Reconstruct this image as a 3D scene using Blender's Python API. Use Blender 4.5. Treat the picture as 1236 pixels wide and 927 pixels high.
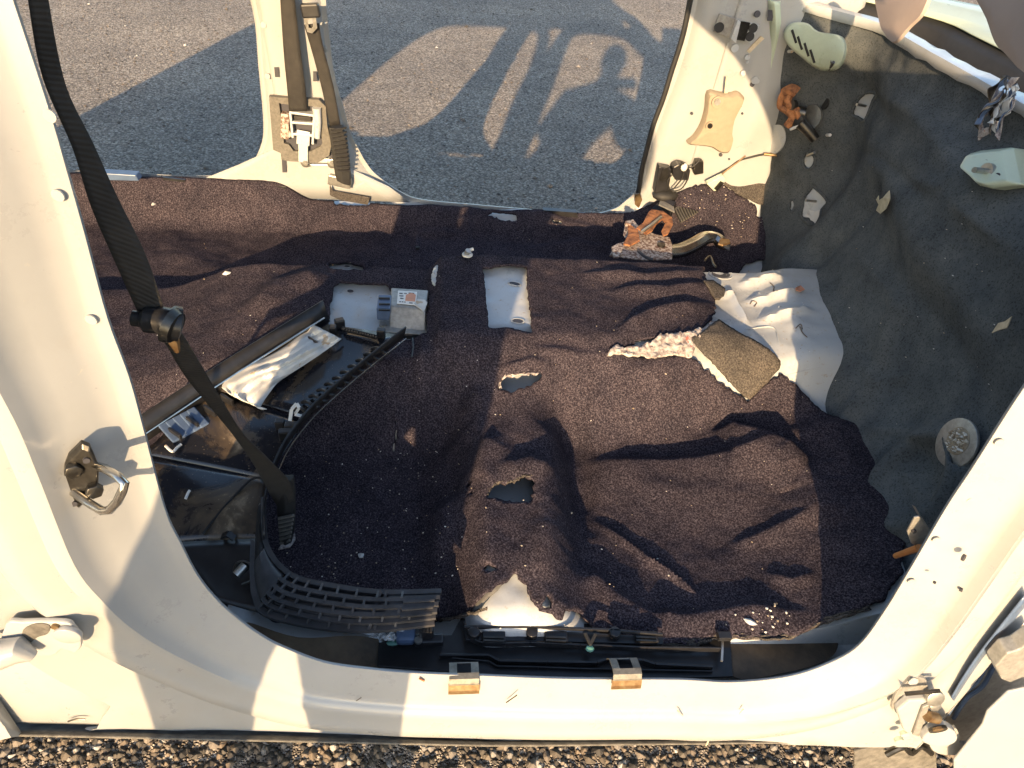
import bpy, math, random
import numpy as np
from mathutils import Vector, Matrix
random.seed(7); rng = np.random.default_rng(7)
for o in list(bpy.data.objects): bpy.data.objects.remove(o, do_unlink=True)
S = bpy.context.scene
COL = S.collection
# ------------------------------------------------------------------ camera, sky, sun, exposure
CY, CZ, PIT, ROLL, YAW, FPX = -.46, 1.3921, .7125, .1029, .1348, 828.69   # measured for a 1236 px wide frame
SUN_AZ, SUN_EL = math.radians(13.8), math.radians(16.5)
_f = np.array([math.sin(YAW)*math.cos(PIT), math.cos(YAW)*math.cos(PIT), -math.sin(PIT)])
_r = np.array([math.cos(YAW), -math.sin(YAW), 0.]); _u = np.cross(_r, _f)
_r, _u = math.cos(ROLL)*_r+math.sin(ROLL)*_u, -math.sin(ROLL)*_r+math.cos(ROLL)*_u
EYE = np.array([0., CY, CZ])
cd = bpy.data.cameras.new('camera'); cam = bpy.data.objects.new('camera', cd); COL.objects.link(cam)
cd.sensor_width = 36; cd.lens = 36*FPX/1236; cd.clip_start = .01; cd.clip_end = 500
cam.matrix_world = Matrix(((_r[0], _u[0], -_f[0], EYE[0]), (_r[1], _u[1], -_f[1], EYE[1]), (_r[2], _u[2], -_f[2], EYE[2]), (0, 0, 0, 1)))
S.camera = cam
w = bpy.data.worlds.new('World'); S.world = w; w.use_nodes = True
nt = w.node_tree; sky = nt.nodes.new('ShaderNodeTexSky'); sky.sky_type = 'NISHITA'; sky.sun_disc = False
sky.sun_elevation = SUN_EL; sky.sun_rotation = math.radians(180)+SUN_AZ; sky.air_density = 1.0; sky.dust_density = 1.5; sky.ozone_density = 1.2
nt.links.new(sky.outputs[0], nt.nodes['Background'].inputs[0]); nt.nodes['Background'].inputs[1].default_value = .15
sl = bpy.data.lights.new('sun', 'SUN'); sl.energy = 4.4; sl.angle = math.radians(.5); sl.color = (1, .69, .38)
so = bpy.data.objects.new('sun', sl); COL.objects.link(so)
_d = Vector((math.sin(SUN_AZ)*math.cos(SUN_EL), math.cos(SUN_AZ)*math.cos(SUN_EL), -math.sin(SUN_EL)))
so.rotation_euler = _d.to_track_quat('-Z', 'Y').to_euler()
S.view_settings.view_transform = 'Standard'; S.view_settings.look = 'None'; S.view_settings.exposure = 1.42

# ------------------------------------------------------------------ measuring: where a sight line meets a real surface
def ray(x, y): return (x-618)*_r+(463.5-y)*_u+FPX*_f
def atz(x, y, z): d = ray(x, y); return EYE+d*(z-CZ)/d[2]
def aty(x, y, Y): d = ray(x, y); return EYE+d*(Y-CY)/d[1]
def atx(x, y, X): d = ray(x, y); return EYE+d*X/d[0]
LEAN = .10
def side(x, y, Y=0, lean=LEAN):                      # on a body side that leans inward above the sill
    d = ray(x, y); t = (Y-CY+lean*(CZ-.42))/(d[1]-lean*d[2]); return EYE+t*d
def sm(x, a, b): t = np.clip((x-a)/(b-a), 0, 1); return t*t*(3-2*t)

# ------------------------------------------------------------------ materials
def mat(name): m = bpy.data.materials.new(name); m.use_nodes = True; return m, m.node_tree, m.node_tree.nodes['Principled BSDF']
def node(nt, t, **kw):
    n = nt.nodes.new(t)
    for k, v in kw.items():
        if k in n.inputs.keys(): n.inputs[k].default_value = v
        else: setattr(n, k, v)
    return n
def ramp(nt, fac, stops):
    r = nt.nodes.new('ShaderNodeValToRGB'); nt.links.new(fac, r.inputs[0]); e = r.color_ramp.elements
    while len(e) < len(stops): e.new(.5)
    for i, (p, c) in enumerate(stops): e[i].position = p; e[i].color = (*c, 1) if len(c) == 3 else c
    return r
def coords(nt):                                    # turned, so that no flat surface lies on a lattice plane of the noise
    m_ = nt.nodes.new('ShaderNodeMapping'); m_.inputs['Rotation'].default_value = (.61, .43, .77); m_.inputs['Location'].default_value = (3.17, 1.73, 2.39)
    nt.links.new(nt.nodes.new('ShaderNodeTexCoord').outputs['Object'], m_.inputs[0]); return m_.outputs[0]
def bump(nt, b, h, strength, dist):
    n = node(nt, 'ShaderNodeBump', Strength=strength, Distance=dist); nt.links.new(h, n.inputs['Height'])
    nt.links.new(n.outputs[0], b.inputs['Normal']); return n
def simple(name, col, rough=.5, metal=0, var=.25, scale=30, bs=.3, bd=.001, dark=None, thr=(.35, .7), coat=0, spots=None):
    m, nt, b = mat(name); co = coords(nt)
    n = node(nt, 'ShaderNodeTexNoise', Scale=scale, Detail=8, Roughness=.65); nt.links.new(co, n.inputs['Vector'])
    d = dark if dark else tuple(c*(1-var) for c in col)
    r = ramp(nt, n.outputs[0], [(thr[0], d), (thr[1], col)]); out = r.outputs[0]
    if spots:
        sc, lim, scol = spots
        v = node(nt, 'ShaderNodeTexNoise', Scale=sc, Detail=3, Roughness=.6); nt.links.new(co, v.inputs['Vector'])
        rr = ramp(nt, v.outputs[0], [(lim, (0, 0, 0)), (lim+.03, (1, 1, 1))])
        mx = node(nt, 'ShaderNodeMixRGB'); nt.links.new(rr.outputs[0], mx.inputs[0]); nt.links.new(out, mx.inputs[1]); mx.inputs[2].default_value = (*scol, 1); out = mx.outputs[0]
    nt.links.new(out, b.inputs['Base Color'])
    b.inputs['Roughness'].default_value = rough; b.inputs['Metallic'].default_value = metal; b.inputs['Coat Weight'].default_value = coat
    bump(nt, b, n.outputs[0], bs, bd)
    return m
def carpet_mat(name, base, hi, scale=420, grain=.9):
    m, nt, b = mat(name); co = coords(nt)
    n1 = node(nt, 'ShaderNodeTexNoise', Scale=scale, Detail=4, Roughness=.8); nt.links.new(co, n1.inputs[0])
    n2 = node(nt, 'ShaderNodeTexNoise', Scale=14, Detail=6, Roughness=.7); nt.links.new(co, n2.inputs[0])
    v = node(nt, 'ShaderNodeTexVoronoi', Scale=scale*.55); nt.links.new(co, v.inputs[0])
    r1 = ramp(nt, n1.outputs[0], [(.38, tuple(c*.55 for c in base)), (.5, tuple(c*1.25 for c in base)), (.60, tuple((c+h)*.5 for c, h in zip(base, hi))), (.72, hi)])
    r2 = ramp(nt, n2.outputs[0], [(.3, (.62, .62, .66)), (.7, (1.2, 1.12, 1.08))])
    mx = node(nt, 'ShaderNodeMixRGB', blend_type='MULTIPLY'); mx.inputs[0].default_value = 1
    nt.links.new(r1.outputs[0], mx.inputs[1]); nt.links.new(r2.outputs[0], mx.inputs[2])
    # lint and grit caught in the pile
    n3 = node(nt, 'ShaderNodeTexVoronoi', Scale=95); nt.links.new(co, n3.inputs[0])
    r3 = ramp(nt, n3.outputs['Distance'], [(.02, (.8, .8, .8)), (.045, (0, 0, 0))])
    n4 = node(nt, 'ShaderNodeTexNoise', Scale=9, Detail=3); nt.links.new(co, n4.inputs[0])
    r4 = ramp(nt, n4.outputs[0], [(.48, (0, 0, 0)), (.62, (1, 1, 1))])
    mm = node(nt, 'ShaderNodeMath', operation='MULTIPLY'); nt.links.new(r3.outputs[0], mm.inputs[0]); nt.links.new(r4.outputs[0], mm.inputs[1])
    m2 = node(nt, 'ShaderNodeMixRGB'); nt.links.new(mm.outputs[0], m2.inputs[0]); nt.links.new(mx.outputs[0], m2.inputs[1]); m2.inputs[2].default_value = (.30, .24, .19, 1)
    nt.links.new(m2.outputs[0], b.inputs['Base Color'])
    b.inputs['Roughness'].default_value = 1; b.inputs['Specular IOR Level'].default_value = .02
    ad = node(nt, 'ShaderNodeMath', operation='ADD'); nt.links.new(n1.outputs[0], ad.inputs[0]); nt.links.new(v.outputs['Distance'], ad.inputs[1])
    bump(nt, b, n1.outputs[0], grain, .0016)
    return m
M = {}
def paint(name, col, dirt=(.45, .38, .28), amt=.64):
    m, nt, b = mat(name); co = coords(nt)
    n = node(nt, 'ShaderNodeTexNoise', Scale=7, Detail=10, Roughness=.75); nt.links.new(co, n.inputs[0])
    r = ramp(nt, n.outputs[0], [(.3, tuple(c*.93 for c in col)), (.6, col)])
    s = node(nt, 'ShaderNodeTexNoise', Scale=75, Detail=5, Roughness=.7); nt.links.new(co, s.inputs[0])
    rs = ramp(nt, s.outputs[0], [(amt, (0, 0, 0)), (amt+.1, (.75, .75, .75))])
    mx = node(nt, 'ShaderNodeMixRGB'); nt.links.new(rs.outputs[0], mx.inputs[0]); nt.links.new(r.outputs[0], mx.inputs[1]); mx.inputs[2].default_value = (*dirt, 1)
    mp = node(nt, 'ShaderNodeMapping'); mp.inputs['Scale'].default_value = (9, 60, 140); mp.inputs['Rotation'].default_value = (.3, .5, .9); nt.links.new(co, mp.inputs[0])
    sc_ = node(nt, 'ShaderNodeTexNoise', Scale=1.6, Detail=4, Roughness=.6, Distortion=1.2); nt.links.new(mp.outputs[0], sc_.inputs[0])
    r3 = ramp(nt, sc_.outputs[0], [(.70, (0, 0, 0)), (.73, (.5, .5, .5))])
    g_ = node(nt, 'ShaderNodeTexNoise', Scale=3.2, Detail=9, Roughness=.8); nt.links.new(co, g_.inputs[0])
    r4 = ramp(nt, g_.outputs[0], [(.52, (0, 0, 0)), (.80, (.45, .45, .45))])
    m5 = node(nt, 'ShaderNodeMixRGB'); nt.links.new(r3.outputs[0], m5.inputs[0]); nt.links.new(mx.outputs[0], m5.inputs[1]); m5.inputs[2].default_value = (*[c*.55 for c in col], 1)
    m6 = node(nt, 'ShaderNodeMixRGB'); nt.links.new(r4.outputs[0], m6.inputs[0]); nt.links.new(m5.outputs[0], m6.inputs[1]); m6.inputs[2].default_value = (*[c*.6 for c in dirt], 1)
    nt.links.new(m6.outputs[0], b.inputs['Base Color'])
    rr = ramp(nt, n.outputs[0], [(.35, (.24,)*3), (.7, (.45,)*3)]); nt.links.new(rr.outputs[0], b.inputs['Roughness'])
    b.inputs['Coat Weight'].default_value = .3; b.inputs['Coat Roughness'].default_value = .15
    bump(nt, b, n.outputs[0], .12, .002); return m
M['white'] = paint('white_body_paint', (.33, .34, .34), (.5, .44, .35), .68)
M['whiteb'] = paint('dusty_white_floor_paint', (.42, .44, .45), (.33, .26, .17), .60)
M['green'] = paint('primer_green_white', (.44, .51, .39), (.36, .36, .25), .63)
M['under'] = simple('dirty_underseal', (.16, .15, .13), .8, var=.6, scale=60, bs=.6, bd=.003)
M['carpet'] = carpet_mat('aubergine_pile_carpet', (.026, .0225, .029), (.155, .14, .16), 330, .5)
M['fire'] = carpet_mat('black_sound_mat', (.078, .090, .094), (.10, .113, .118), 260, .12)
M['felt'] = carpet_mat('grey_felt_underlay', (.062, .058, .052), (.17, .158, .14), 300, .7)
M['black'] = simple('black_plastic', (.022, .022, .024), .33, var=.5, scale=45, bs=.25)
M['rubber'] = simple('black_rubber', (.018, .018, .018), .65, var=.4, scale=60)
M['web'] = None
M['steel'] = simple('zinc_steel', (.55, .54, .5), .35, .9, var=.35, scale=60)
M['dsteel'] = simple('dark_oily_steel', (.12, .115, .105), .35, .9, var=.6, scale=40)
M['chrome'] = simple('scuffed_chrome', (.7, .68, .63), .22, 1, var=.5, scale=25)
M['alloy'] = simple('cast_alloy', (.42, .41, .38), .5, .6, var=.35, scale=90, bs=.5)
M['rust'] = simple('orange_rust', (.38, .16, .06), .85, var=.7, scale=55, bs=.9, bd=.003, dark=(.12, .045, .02), thr=(.38, .6))
M['rustgrey'] = simple('pitted_rusty_zinc', (.48, .42, .37), .7, .3, scale=130, bs=.8, bd=.002, dark=(.14, .08, .06), thr=(.44, .56))
M['brass'] = simple('rust_stained_clip', (.27, .20, .11), .5, .7, scale=90, dark=(.16, .09, .04), bs=.4)
M['clipm'] = simple('worn_spring_steel', (.25, .24, .21), .5, .5, var=.5, scale=80)
M['tan'] = simple('tan_foam', (.30, .25, .18), .8, var=.15, scale=70, bs=.25)
M['cloth'] = simple('white_cloth', (.60, .60, .575), .9, var=.15, scale=18, bs=.3, bd=.003, spots=(26, .63, (.45, .36, .26)))
M['cloth'].node_tree.nodes['Principled BSDF'].inputs['Specular IOR Level'].default_value = .08
M['foil'] = simple('silver_foil', (.85, .87, .88), .18, 1, var=.2, scale=40, bs=1, bd=.01)
M['label'] = simple('label_paper', (.78, .78, .74), .6, var=.1, scale=30)
M['ink_hole'] = simple('label_ink_and_hole_shade', (.05, .05, .06), .6)  # black for print, and the painted shade inside pocket, slots and holes
M['orange'] = simple('orange_print', (.65, .3, .18), .6, var=.2)
M['beige'] = simple('beige_trim', (.42, .34, .30), .75, var=.15, scale=8)
M['tissue'] = simple('torn_underlay_fluff', (.46, .42, .39), .95, scale=110, bs=1, bd=.004, dark=(.13, .10, .10), thr=(.36, .6), spots=(45, .66, (.35, .10, .08)))
M['stick'] = simple('orange_stick', (.6, .25, .08), .6)
M['leaf'] = simple('dry_leaf', (.5, .46, .33), .8, var=.35, scale=60)
M['straw'] = simple('dry_straw', (.62, .52, .36), .8, var=.3, scale=90)
M['gleaf'] = simple('green_clip_plastic', (.12, .3, .24), .45)
M['bluep'] = simple('blue_grey_plastic', (.10, .15, .25), .3, var=.3)
M['mud'] = simple('brown_mud_film', (.17, .115, .065), .6, scale=14, dark=(.05, .035, .022), bs=.5, bd=.003)
M['felting'] = simple('grey_gasket_foam', (.16, .15, .13), .95, var=.4, scale=150, bs=.7)
M['skylit'] = simple('skylit_grey_black_plastic', (.055, .055, .06), .45, var=.55, scale=35, bs=.3)  # black plastic lightened to grey, skylight on the bars put into the colour
M['denim'] = simple('blue_denim', (.05, .07, .13), .9); M['jacket'] = simple('dark_jacket', (.05, .05, .055), .9)
M['skin'] = simple('skin', (.5, .32, .23), .55, var=.1); M['hair'] = simple('hair', (.04, .028, .02), .7)
def webmat():
    m, nt, b = mat('black_seat_belt_webbing'); co = coords(nt)
    wv = node(nt, 'ShaderNodeTexWave', Scale=90, Distortion=.6); nt.links.new(co, wv.inputs[0])
    n = node(nt, 'ShaderNodeTexNoise', Scale=50, Detail=6); nt.links.new(co, n.inputs[0])
    r = ramp(nt, n.outputs[0], [(.3, (.014, .013, .012)), (.75, (.028, .025, .022))]); nt.links.new(r.outputs[0], b.inputs['Base Color'])
    b.inputs['Roughness'].default_value = .75; bump(nt, b, wv.outputs[1], .35, .001); return m
M['web'] = webmat()
def trimmat():                                     # glossy black panel under dried muddy water
    m, nt, b = mat('muddy_gloss_black_plastic'); co = coords(nt)
    n = node(nt, 'ShaderNodeTexNoise', Scale=7, Detail=9, Roughness=.68, Distortion=.6); nt.links.new(co, n.inputs[0])
    r = ramp(nt, n.outputs[0], [(.47, (.012, .013, .018)), (.60, (.07, .05, .03)), (.72, (.30, .23, .15))])
    v = node(nt, 'ShaderNodeTexVoronoi', Scale=130); nt.links.new(co, v.inputs[0])
    rv = ramp(nt, v.outputs['Distance'], [(.07, (.22, .18, .13)), (.14, (0, 0, 0))])
    mx = node(nt, 'ShaderNodeMixRGB', blend_type='ADD'); mx.inputs[0].default_value = .5; nt.links.new(r.outputs[0], mx.inputs[1]); nt.links.new(rv.outputs[0], mx.inputs[2])
    nt.links.new(mx.outputs[0], b.inputs['Base Color'])
    rr = ramp(nt, n.outputs[0], [(.45, (.12,)*3), (.65, (.6,)*3)]); nt.links.new(rr.outputs[0], b.inputs['Roughness'])
    bump(nt, b, n.outputs[0], .2, .003); return m
M['trim'] = trimmat()
def asphalt():
    m, nt, b = mat('asphalt_with_exposed_stones'); co = coords(nt)
    v = node(nt, 'ShaderNodeTexVoronoi', Scale=85); v.inputs['Randomness'].default_value = 1; nt.links.new(co, v.inputs[0])
    v2 = node(nt, 'ShaderNodeTexVoronoi', Scale=210); nt.links.new(co, v2.inputs[0])
    n = node(nt, 'ShaderNodeTexNoise', Scale=1.2, Detail=8, Roughness=.7); nt.links.new(co, n.inputs[0])
    sx = nt.nodes.new('ShaderNodeSeparateColor'); nt.links.new(v.outputs['Color'], sx.inputs[0])
    sx2 = nt.nodes.new('ShaderNodeSeparateColor'); nt.links.new(v2.outputs['Color'], sx2.inputs[0])
    r = ramp(nt, sx.outputs[0], [(0, (.15, .13, .115)), (.45, (.36, .32, .27)), (.78, (.60, .53, .44)), (.93, (.75, .69, .6)), (1, (.85, .81, .75))])
    r2 = ramp(nt, sx2.outputs[1], [(0, (.12, .105, .095)), (.55, (.42, .375, .32)), (.9, (.72, .64, .54)), (1, (.85, .8, .72))])
    mx = node(nt, 'ShaderNodeMixRGB'); mx.inputs[0].default_value = .5; nt.links.new(r.outputs[0], mx.inputs[1]); nt.links.new(r2.outputs[0], mx.inputs[2])
    rn = ramp(nt, n.outputs[0], [(.3, (.66, .66, .67)), (.7, (1.18, 1.14, 1.08))])
    m2 = node(nt, 'ShaderNodeMixRGB', blend_type='MULTIPLY'); m2.inputs[0].default_value = 1; nt.links.new(mx.outputs[0], m2.inputs[1]); nt.links.new(rn.outputs[0], m2.inputs[2])
    e = ramp(nt, v.outputs['Distance'], [(.35, (1, 1, 1)), (.75, (.35, .34, .33))])
    m3 = node(nt, 'ShaderNodeMixRGB', blend_type='MULTIPLY'); m3.inputs[0].default_value = .8; nt.links.new(m2.outputs[0], m3.inputs[1]); nt.links.new(e.outputs[0], m3.inputs[2])
    nt.links.new(m3.outputs[0], b.inputs['Base Color']); b.inputs['Roughness'].default_value = .85
    ad = node(nt, 'ShaderNodeMath', operation='ADD'); nt.links.new(v.outputs['Distance'], ad.inputs[0]); nt.links.new(v2.outputs['Distance'], ad.inputs[1])
    bm = bump(nt, b, ad.outputs[0], 1, .013); bm.invert = True; return m
M['asphalt'] = asphalt()
def pebmat():
    m, nt, b = mat('gravel_stones'); g = nt.nodes.new('ShaderNodeNewGeometry')
    r = ramp(nt, g.outputs['Random Per Island'], [(0, (.035, .032, .03)), (.45, (.10, .085, .065)), (.75, (.19, .145, .10)), (.93, (.27, .25, .22)), (1, (.55, .52, .46))])
    nt.links.new(r.outputs[0], b.inputs['Base Color']); b.inputs['Roughness'].default_value = .75; return m
M['peb'] = pebmat()
def lintmat():
    m, nt, b = mat('pale_litter'); g = nt.nodes.new('ShaderNodeNewGeometry')
    r = ramp(nt, g.outputs['Random Per Island'], [(0, (.25, .18, .11)), (.5, (.45, .38, .28)), (1, (.75, .72, .66))])
    nt.links.new(r.outputs[0], b.inputs['Base Color']); b.inputs['Roughness'].default_value = .9; return m
M['lint'] = lintmat()

# ------------------------------------------------------------------ mesh building
class MB:
    def __init__(s): s.v = []; s.f = []
    def add(s, vs, fs):
        n = len(s.v); s.v += [tuple(map(float, p)) for p in vs]; s.f += [tuple(i+n for i in f) for f in fs]; return s
    def box(s, c, size, R=None):
        h = np.array(size)/2; c = np.array(c); R = np.eye(3) if R is None else np.array(R)
        vs = [c+R@(h*np.array(q)) for q in [(-1,-1,-1),(1,-1,-1),(1,1,-1),(-1,1,-1),(-1,-1,1),(1,-1,1),(1,1,1),(-1,1,1)]]
        return s.add(vs, [(0,3,2,1),(4,5,6,7),(0,1,5,4),(1,2,6,5),(2,3,7,6),(3,0,4,7)])
    def prism(s, poly, vec):
        n = len(poly); vec = np.array(vec, float); P = [np.array(p, float) for p in poly]
        return s.add(P+[p+vec for p in P], [tuple(range(n))[::-1], tuple(range(n, 2*n))]+[(i, (i+1) % n, n+(i+1) % n, n+i) for i in range(n)])
    def loft(s, rows, closed=False, cap=False):
        n = len(rows[0]); vs = [p for r in rows for p in r]; fs = []
        for i in range(len(rows)-1):
            for j in range(n if closed else n-1):
                k = (j+1) % n; fs.append((i*n+j, i*n+k, (i+1)*n+k, (i+1)*n+j))
        if cap: fs += [tuple(range(n))[::-1], tuple(range((len(rows)-1)*n, len(rows)*n))]
        return s.add(vs, fs)
    def tube(s, pts, r, n=8, cap=True):
        pts = [np.array(p, float) for p in pts]; rs = r if hasattr(r, '__len__') else [r]*len(pts)
        rows = []; a0 = None
        for i, p in enumerate(pts):
            t = pts[min(i+1, len(pts)-1)]-pts[max(i-1, 0)]; t /= np.linalg.norm(t)+1e-9
            if a0 is None: a0 = np.cross(t, [0, 0, 1]) if abs(t[2]) < .9 else np.cross(t, [1, 0, 0])
            a = a0-t*np.dot(a0, t); a /= np.linalg.norm(a); a0 = a; b = np.cross(t, a)
            rows.append([p+rs[i]*(math.cos(q)*a+math.sin(q)*b) for q in np.linspace(0, 2*math.pi, n, endpoint=False)])
        return s.loft(rows, True, cap)
    def disc(s, c, ax, r, h, n=20):
        ax = np.array(ax, float); ax /= np.linalg.norm(ax); return s.tube([np.array(c)-ax*h/2, np.array(c)+ax*h/2], r, n)
    def ball(s, c, r, n=8):
        r = np.array(r if hasattr(r, '__len__') else [r]*3); c = np.array(c)
        rows = [[c+r*np.array((math.sin(a)*math.cos(b), math.sin(a)*math.sin(b), math.cos(a))) for b in np.linspace(0, 2*math.pi, n, endpoint=False)] for a in np.linspace(.12, math.pi-.12, n//2+2)]
        return s.loft(rows, True, True)
    def build(s, name, m, parent=None, smooth=True, bev=0, solid=0, sub=0, off=0):
        me = bpy.data.meshes.new(name); me.from_pydata(s.v, [], s.f); me.validate(); me.materials.append(m)
        o = bpy.data.objects.new(name, me); COL.objects.link(o)
        if parent is not None: o.parent = parent; o.matrix_parent_inverse = parent.matrix_world.inverted() if False else Matrix.Translation(-parent.location)
        if smooth:
            me.polygons.foreach_set('use_smooth', [True]*len(me.polygons))
            if bev == 0 and hasattr(me, 'set_sharp_from_angle'): me.set_sharp_from_angle(angle=math.radians(42))
        if solid: q = o.modifiers.new('solid', 'SOLIDIFY'); q.thickness = solid; q.offset = off
        if bev: q = o.modifiers.new('bevel', 'BEVEL'); q.width = bev; q.segments = 2; q.limit_method = 'ANGLE'; q.harden_normals = False
        if sub: q = o.modifiers.new('sub', 'SUBSURF'); q.levels = q.render_levels = sub
        return o
def tag(o, label, cat, group=None, kind=None):
    if label: o['label'] = label
    if cat: o['category'] = cat
    if group: o['group'] = group
    if kind: o['kind'] = kind
    return o
def thing(name, label, cat, loc=(0, 0, 0), group=None):
    o = bpy.data.objects.new(name, None); COL.objects.link(o); o.location = loc; o.empty_display_size = .05
    tag(o, label, cat, group); return o
def part(o, label): o['label'] = label; return o
def smooth_line(P, n=6, closed=False):
    P = [np.array(p, float) for p in P]; out = []
    N = len(P); R = range(N if closed else N-1)
    for i in R:
        g = (lambda k: P[k % N]) if closed else (lambda k: P[min(max(k, 0), N-1)])
        a, b, c, d = g(i-1), g(i), g(i+1), g(i+2)
        for t in np.linspace(0, 1, n, endpoint=False):
            out.append(.5*((2*b)+(-a+c)*t+(2*a-5*b+4*c-d)*t*t+(-a+3*b-3*c+d)*t**3))
    if not closed: out.append(P[-1])
    return out
def inpoly(X, Y, poly):
    r = np.zeros(X.shape, bool); n = len(poly)
    for i in range(n):
        x1, y1 = poly[i][:2]; x2, y2 = poly[(i+1) % n][:2]
        if y1 == y2: continue
        c = ((y1 > Y) != (y2 > Y)) & (X < (x2-x1)*(Y-y1)/(y2-y1)+x1); r ^= c
    return r
def cutgrid(fn, us, vs, outer, holes):
    """sheet fn(u, v) over a grid, trimmed to outer and holes (2D outlines in u, v) with its rim pulled onto the outlines"""
    U, V = np.meshgrid(us, vs, indexing='ij'); cu = (U[:-1, :-1]+U[1:, 1:])/2; cv = (V[:-1, :-1]+V[1:, 1:])/2
    keep = inpoly(cu, cv, outer) if outer is not None else np.ones(cu.shape, bool)
    for h in holes: keep &= ~inpoly(cu, cv, h)
    used = np.zeros(U.shape, int)
    for di in (0, 1):
        for dj in (0, 1): used[di:di+keep.shape[0], dj:dj+keep.shape[1]] += keep
    U2, V2 = U.copy(), V.copy(); step = max(us[1]-us[0], vs[1]-vs[0])
    rim = (used > 0) & (used < 4)
    polys = ([outer] if outer is not None else [])+list(holes)
    I, J = np.nonzero(rim); pu = U[I, J]; pv = V[I, J]; bd = np.full(len(I), 1e9); bu = pu.copy(); bv = pv.copy()
    for poly in polys:
        for k in range(len(poly)):
            a = np.array(poly[k][:2]); b = np.array(poly[(k+1) % len(poly)][:2]); ab = b-a; L = ab@ab
            if L < 1e-12: continue
            t = np.clip(((pu-a[0])*ab[0]+(pv-a[1])*ab[1])/L, 0, 1); qu = a[0]+t*ab[0]; qv = a[1]+t*ab[1]
            d = (qu-pu)**2+(qv-pv)**2; k2 = d < bd; bd[k2] = d[k2]; bu[k2] = qu[k2]; bv[k2] = qv[k2]
    ok = bd < (step*.95)**2; U2[I[ok], J[ok]] = bu[ok]; V2[I[ok], J[ok]] = bv[ok]
    XYZ = fn(U2, V2); idx = -np.ones(U.shape, int); sel = used > 0; idx[sel] = np.arange(sel.sum())
    verts = np.stack([c[sel] for c in XYZ], 1); i, j = np.nonzero(keep)
    faces = np.stack([idx[i, j], idx[i+1, j], idx[i+1, j+1], idx[i, j+1]], 1)
    mb = MB(); mb.v = verts.tolist(); mb.f = faces.tolist(); return mb

# ------------------------------------------------------------------ ground
mb = MB()
g = np.concatenate([np.linspace(-60, -4, 8), np.linspace(-3, 7, 40), np.linspace(9, 90, 8)])
mb.loft([[(x, y, 0) for y in g] for x in g]); tag(mb.build('ground', M['asphalt']), None, None, kind='structure')
def stone(mb, c, r):
    q = np.array([(1,0,0),(-1,0,0),(0,1,0),(0,-1,0),(0,0,1),(0,0,-1)], float)*(1+rng.uniform(-.35, .35, (6, 1)))
    a = rng.uniform(0, 6.28); R = np.array([[math.cos(a), -math.sin(a), 0], [math.sin(a), math.cos(a), 0], [0, 0, 1]])
    q[:, 0] *= rng.uniform(.8, 1.5); q[:, 2] *= .6
    mid = [(q[i]+q[j])*.62 for i, j in ((0, 2), (2, 1), (1, 3), (3, 0))]
    v = np.vstack([q, mid])@R.T*r+np.array(c)
    f = [(0,6,4),(6,2,4),(2,7,4),(7,1,4),(1,8,4),(8,3,4),(3,9,4),(9,0,4),(6,0,5),(2,6,5),(7,2,5),(1,7,5),(8,1,5),(3,8,5),(9,3,5),(0,9,5)]
    mb.add(v, f)
mb = MB()
for k in range(5200):                                # loose grit right beside the sill
    x, y = rng.uniform(-1.0, 1.1), rng.uniform(-.12, .16); r = rng.uniform(.003, .008)*(1.4 if rng.random() < .08 else 1); stone(mb, (x, y, r*.35), r)
tag(mb.build('gravel', M['peb'], smooth=False), None, None, kind='stuff')
mb = MB()
for k in range(5000):
    x, y = rng.uniform(-3.2, 2.6), 1.55+4.8*rng.random()**1.3; r = rng.uniform(.003, .0075)*(1.9 if rng.random() < .03 else 1); stone(mb, (x, y, r*.3), r)
tag(mb.build('loose_grit', M['peb'], smooth=False), None, None, kind='stuff')

# ------------------------------------------------------------------ the shape of the floor
TY = [0, .15, .25, .35, .5, .65, .85, 1.0, 1.25, 1.45]; TX = [.67, .74, .76, .79, .82, .805, .84, .875, .945, .95]
def toe(y): return np.interp(y, TY, TX)
def gline(x, y, P, w, h, skew=0.):
    """soft ridge (h>0) or valley (h<0) along a polyline on the floor; skew sharpens the far flank"""
    d = np.full(np.shape(x), 1e9); sgn = np.zeros(np.shape(x)); env = np.zeros(np.shape(x)); n = len(P)-1
    for k in range(n):
        a, b = P[k], P[k+1]; ab = b-a; L = ab@ab
        t = np.clip(((x-a[0])*ab[0]+(y-a[1])*ab[1])/L, 0, 1); qx = a[0]+t*ab[0]; qy = a[1]+t*ab[1]
        dd = np.hypot(x-qx, y-qy); m = dd < d; d = np.where(m, dd, d); sgn = np.where(m, np.sign((y-qy)+1e-9), sgn)
        u = (k+t)/n; env = np.where(m, np.minimum(1, 4*np.minimum(u, 1-u)+.12), env)
    ww = np.where(sgn > 0, w*(1-skew), w*(1+skew)); return h*env*np.exp(-(d/ww)**2)
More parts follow.
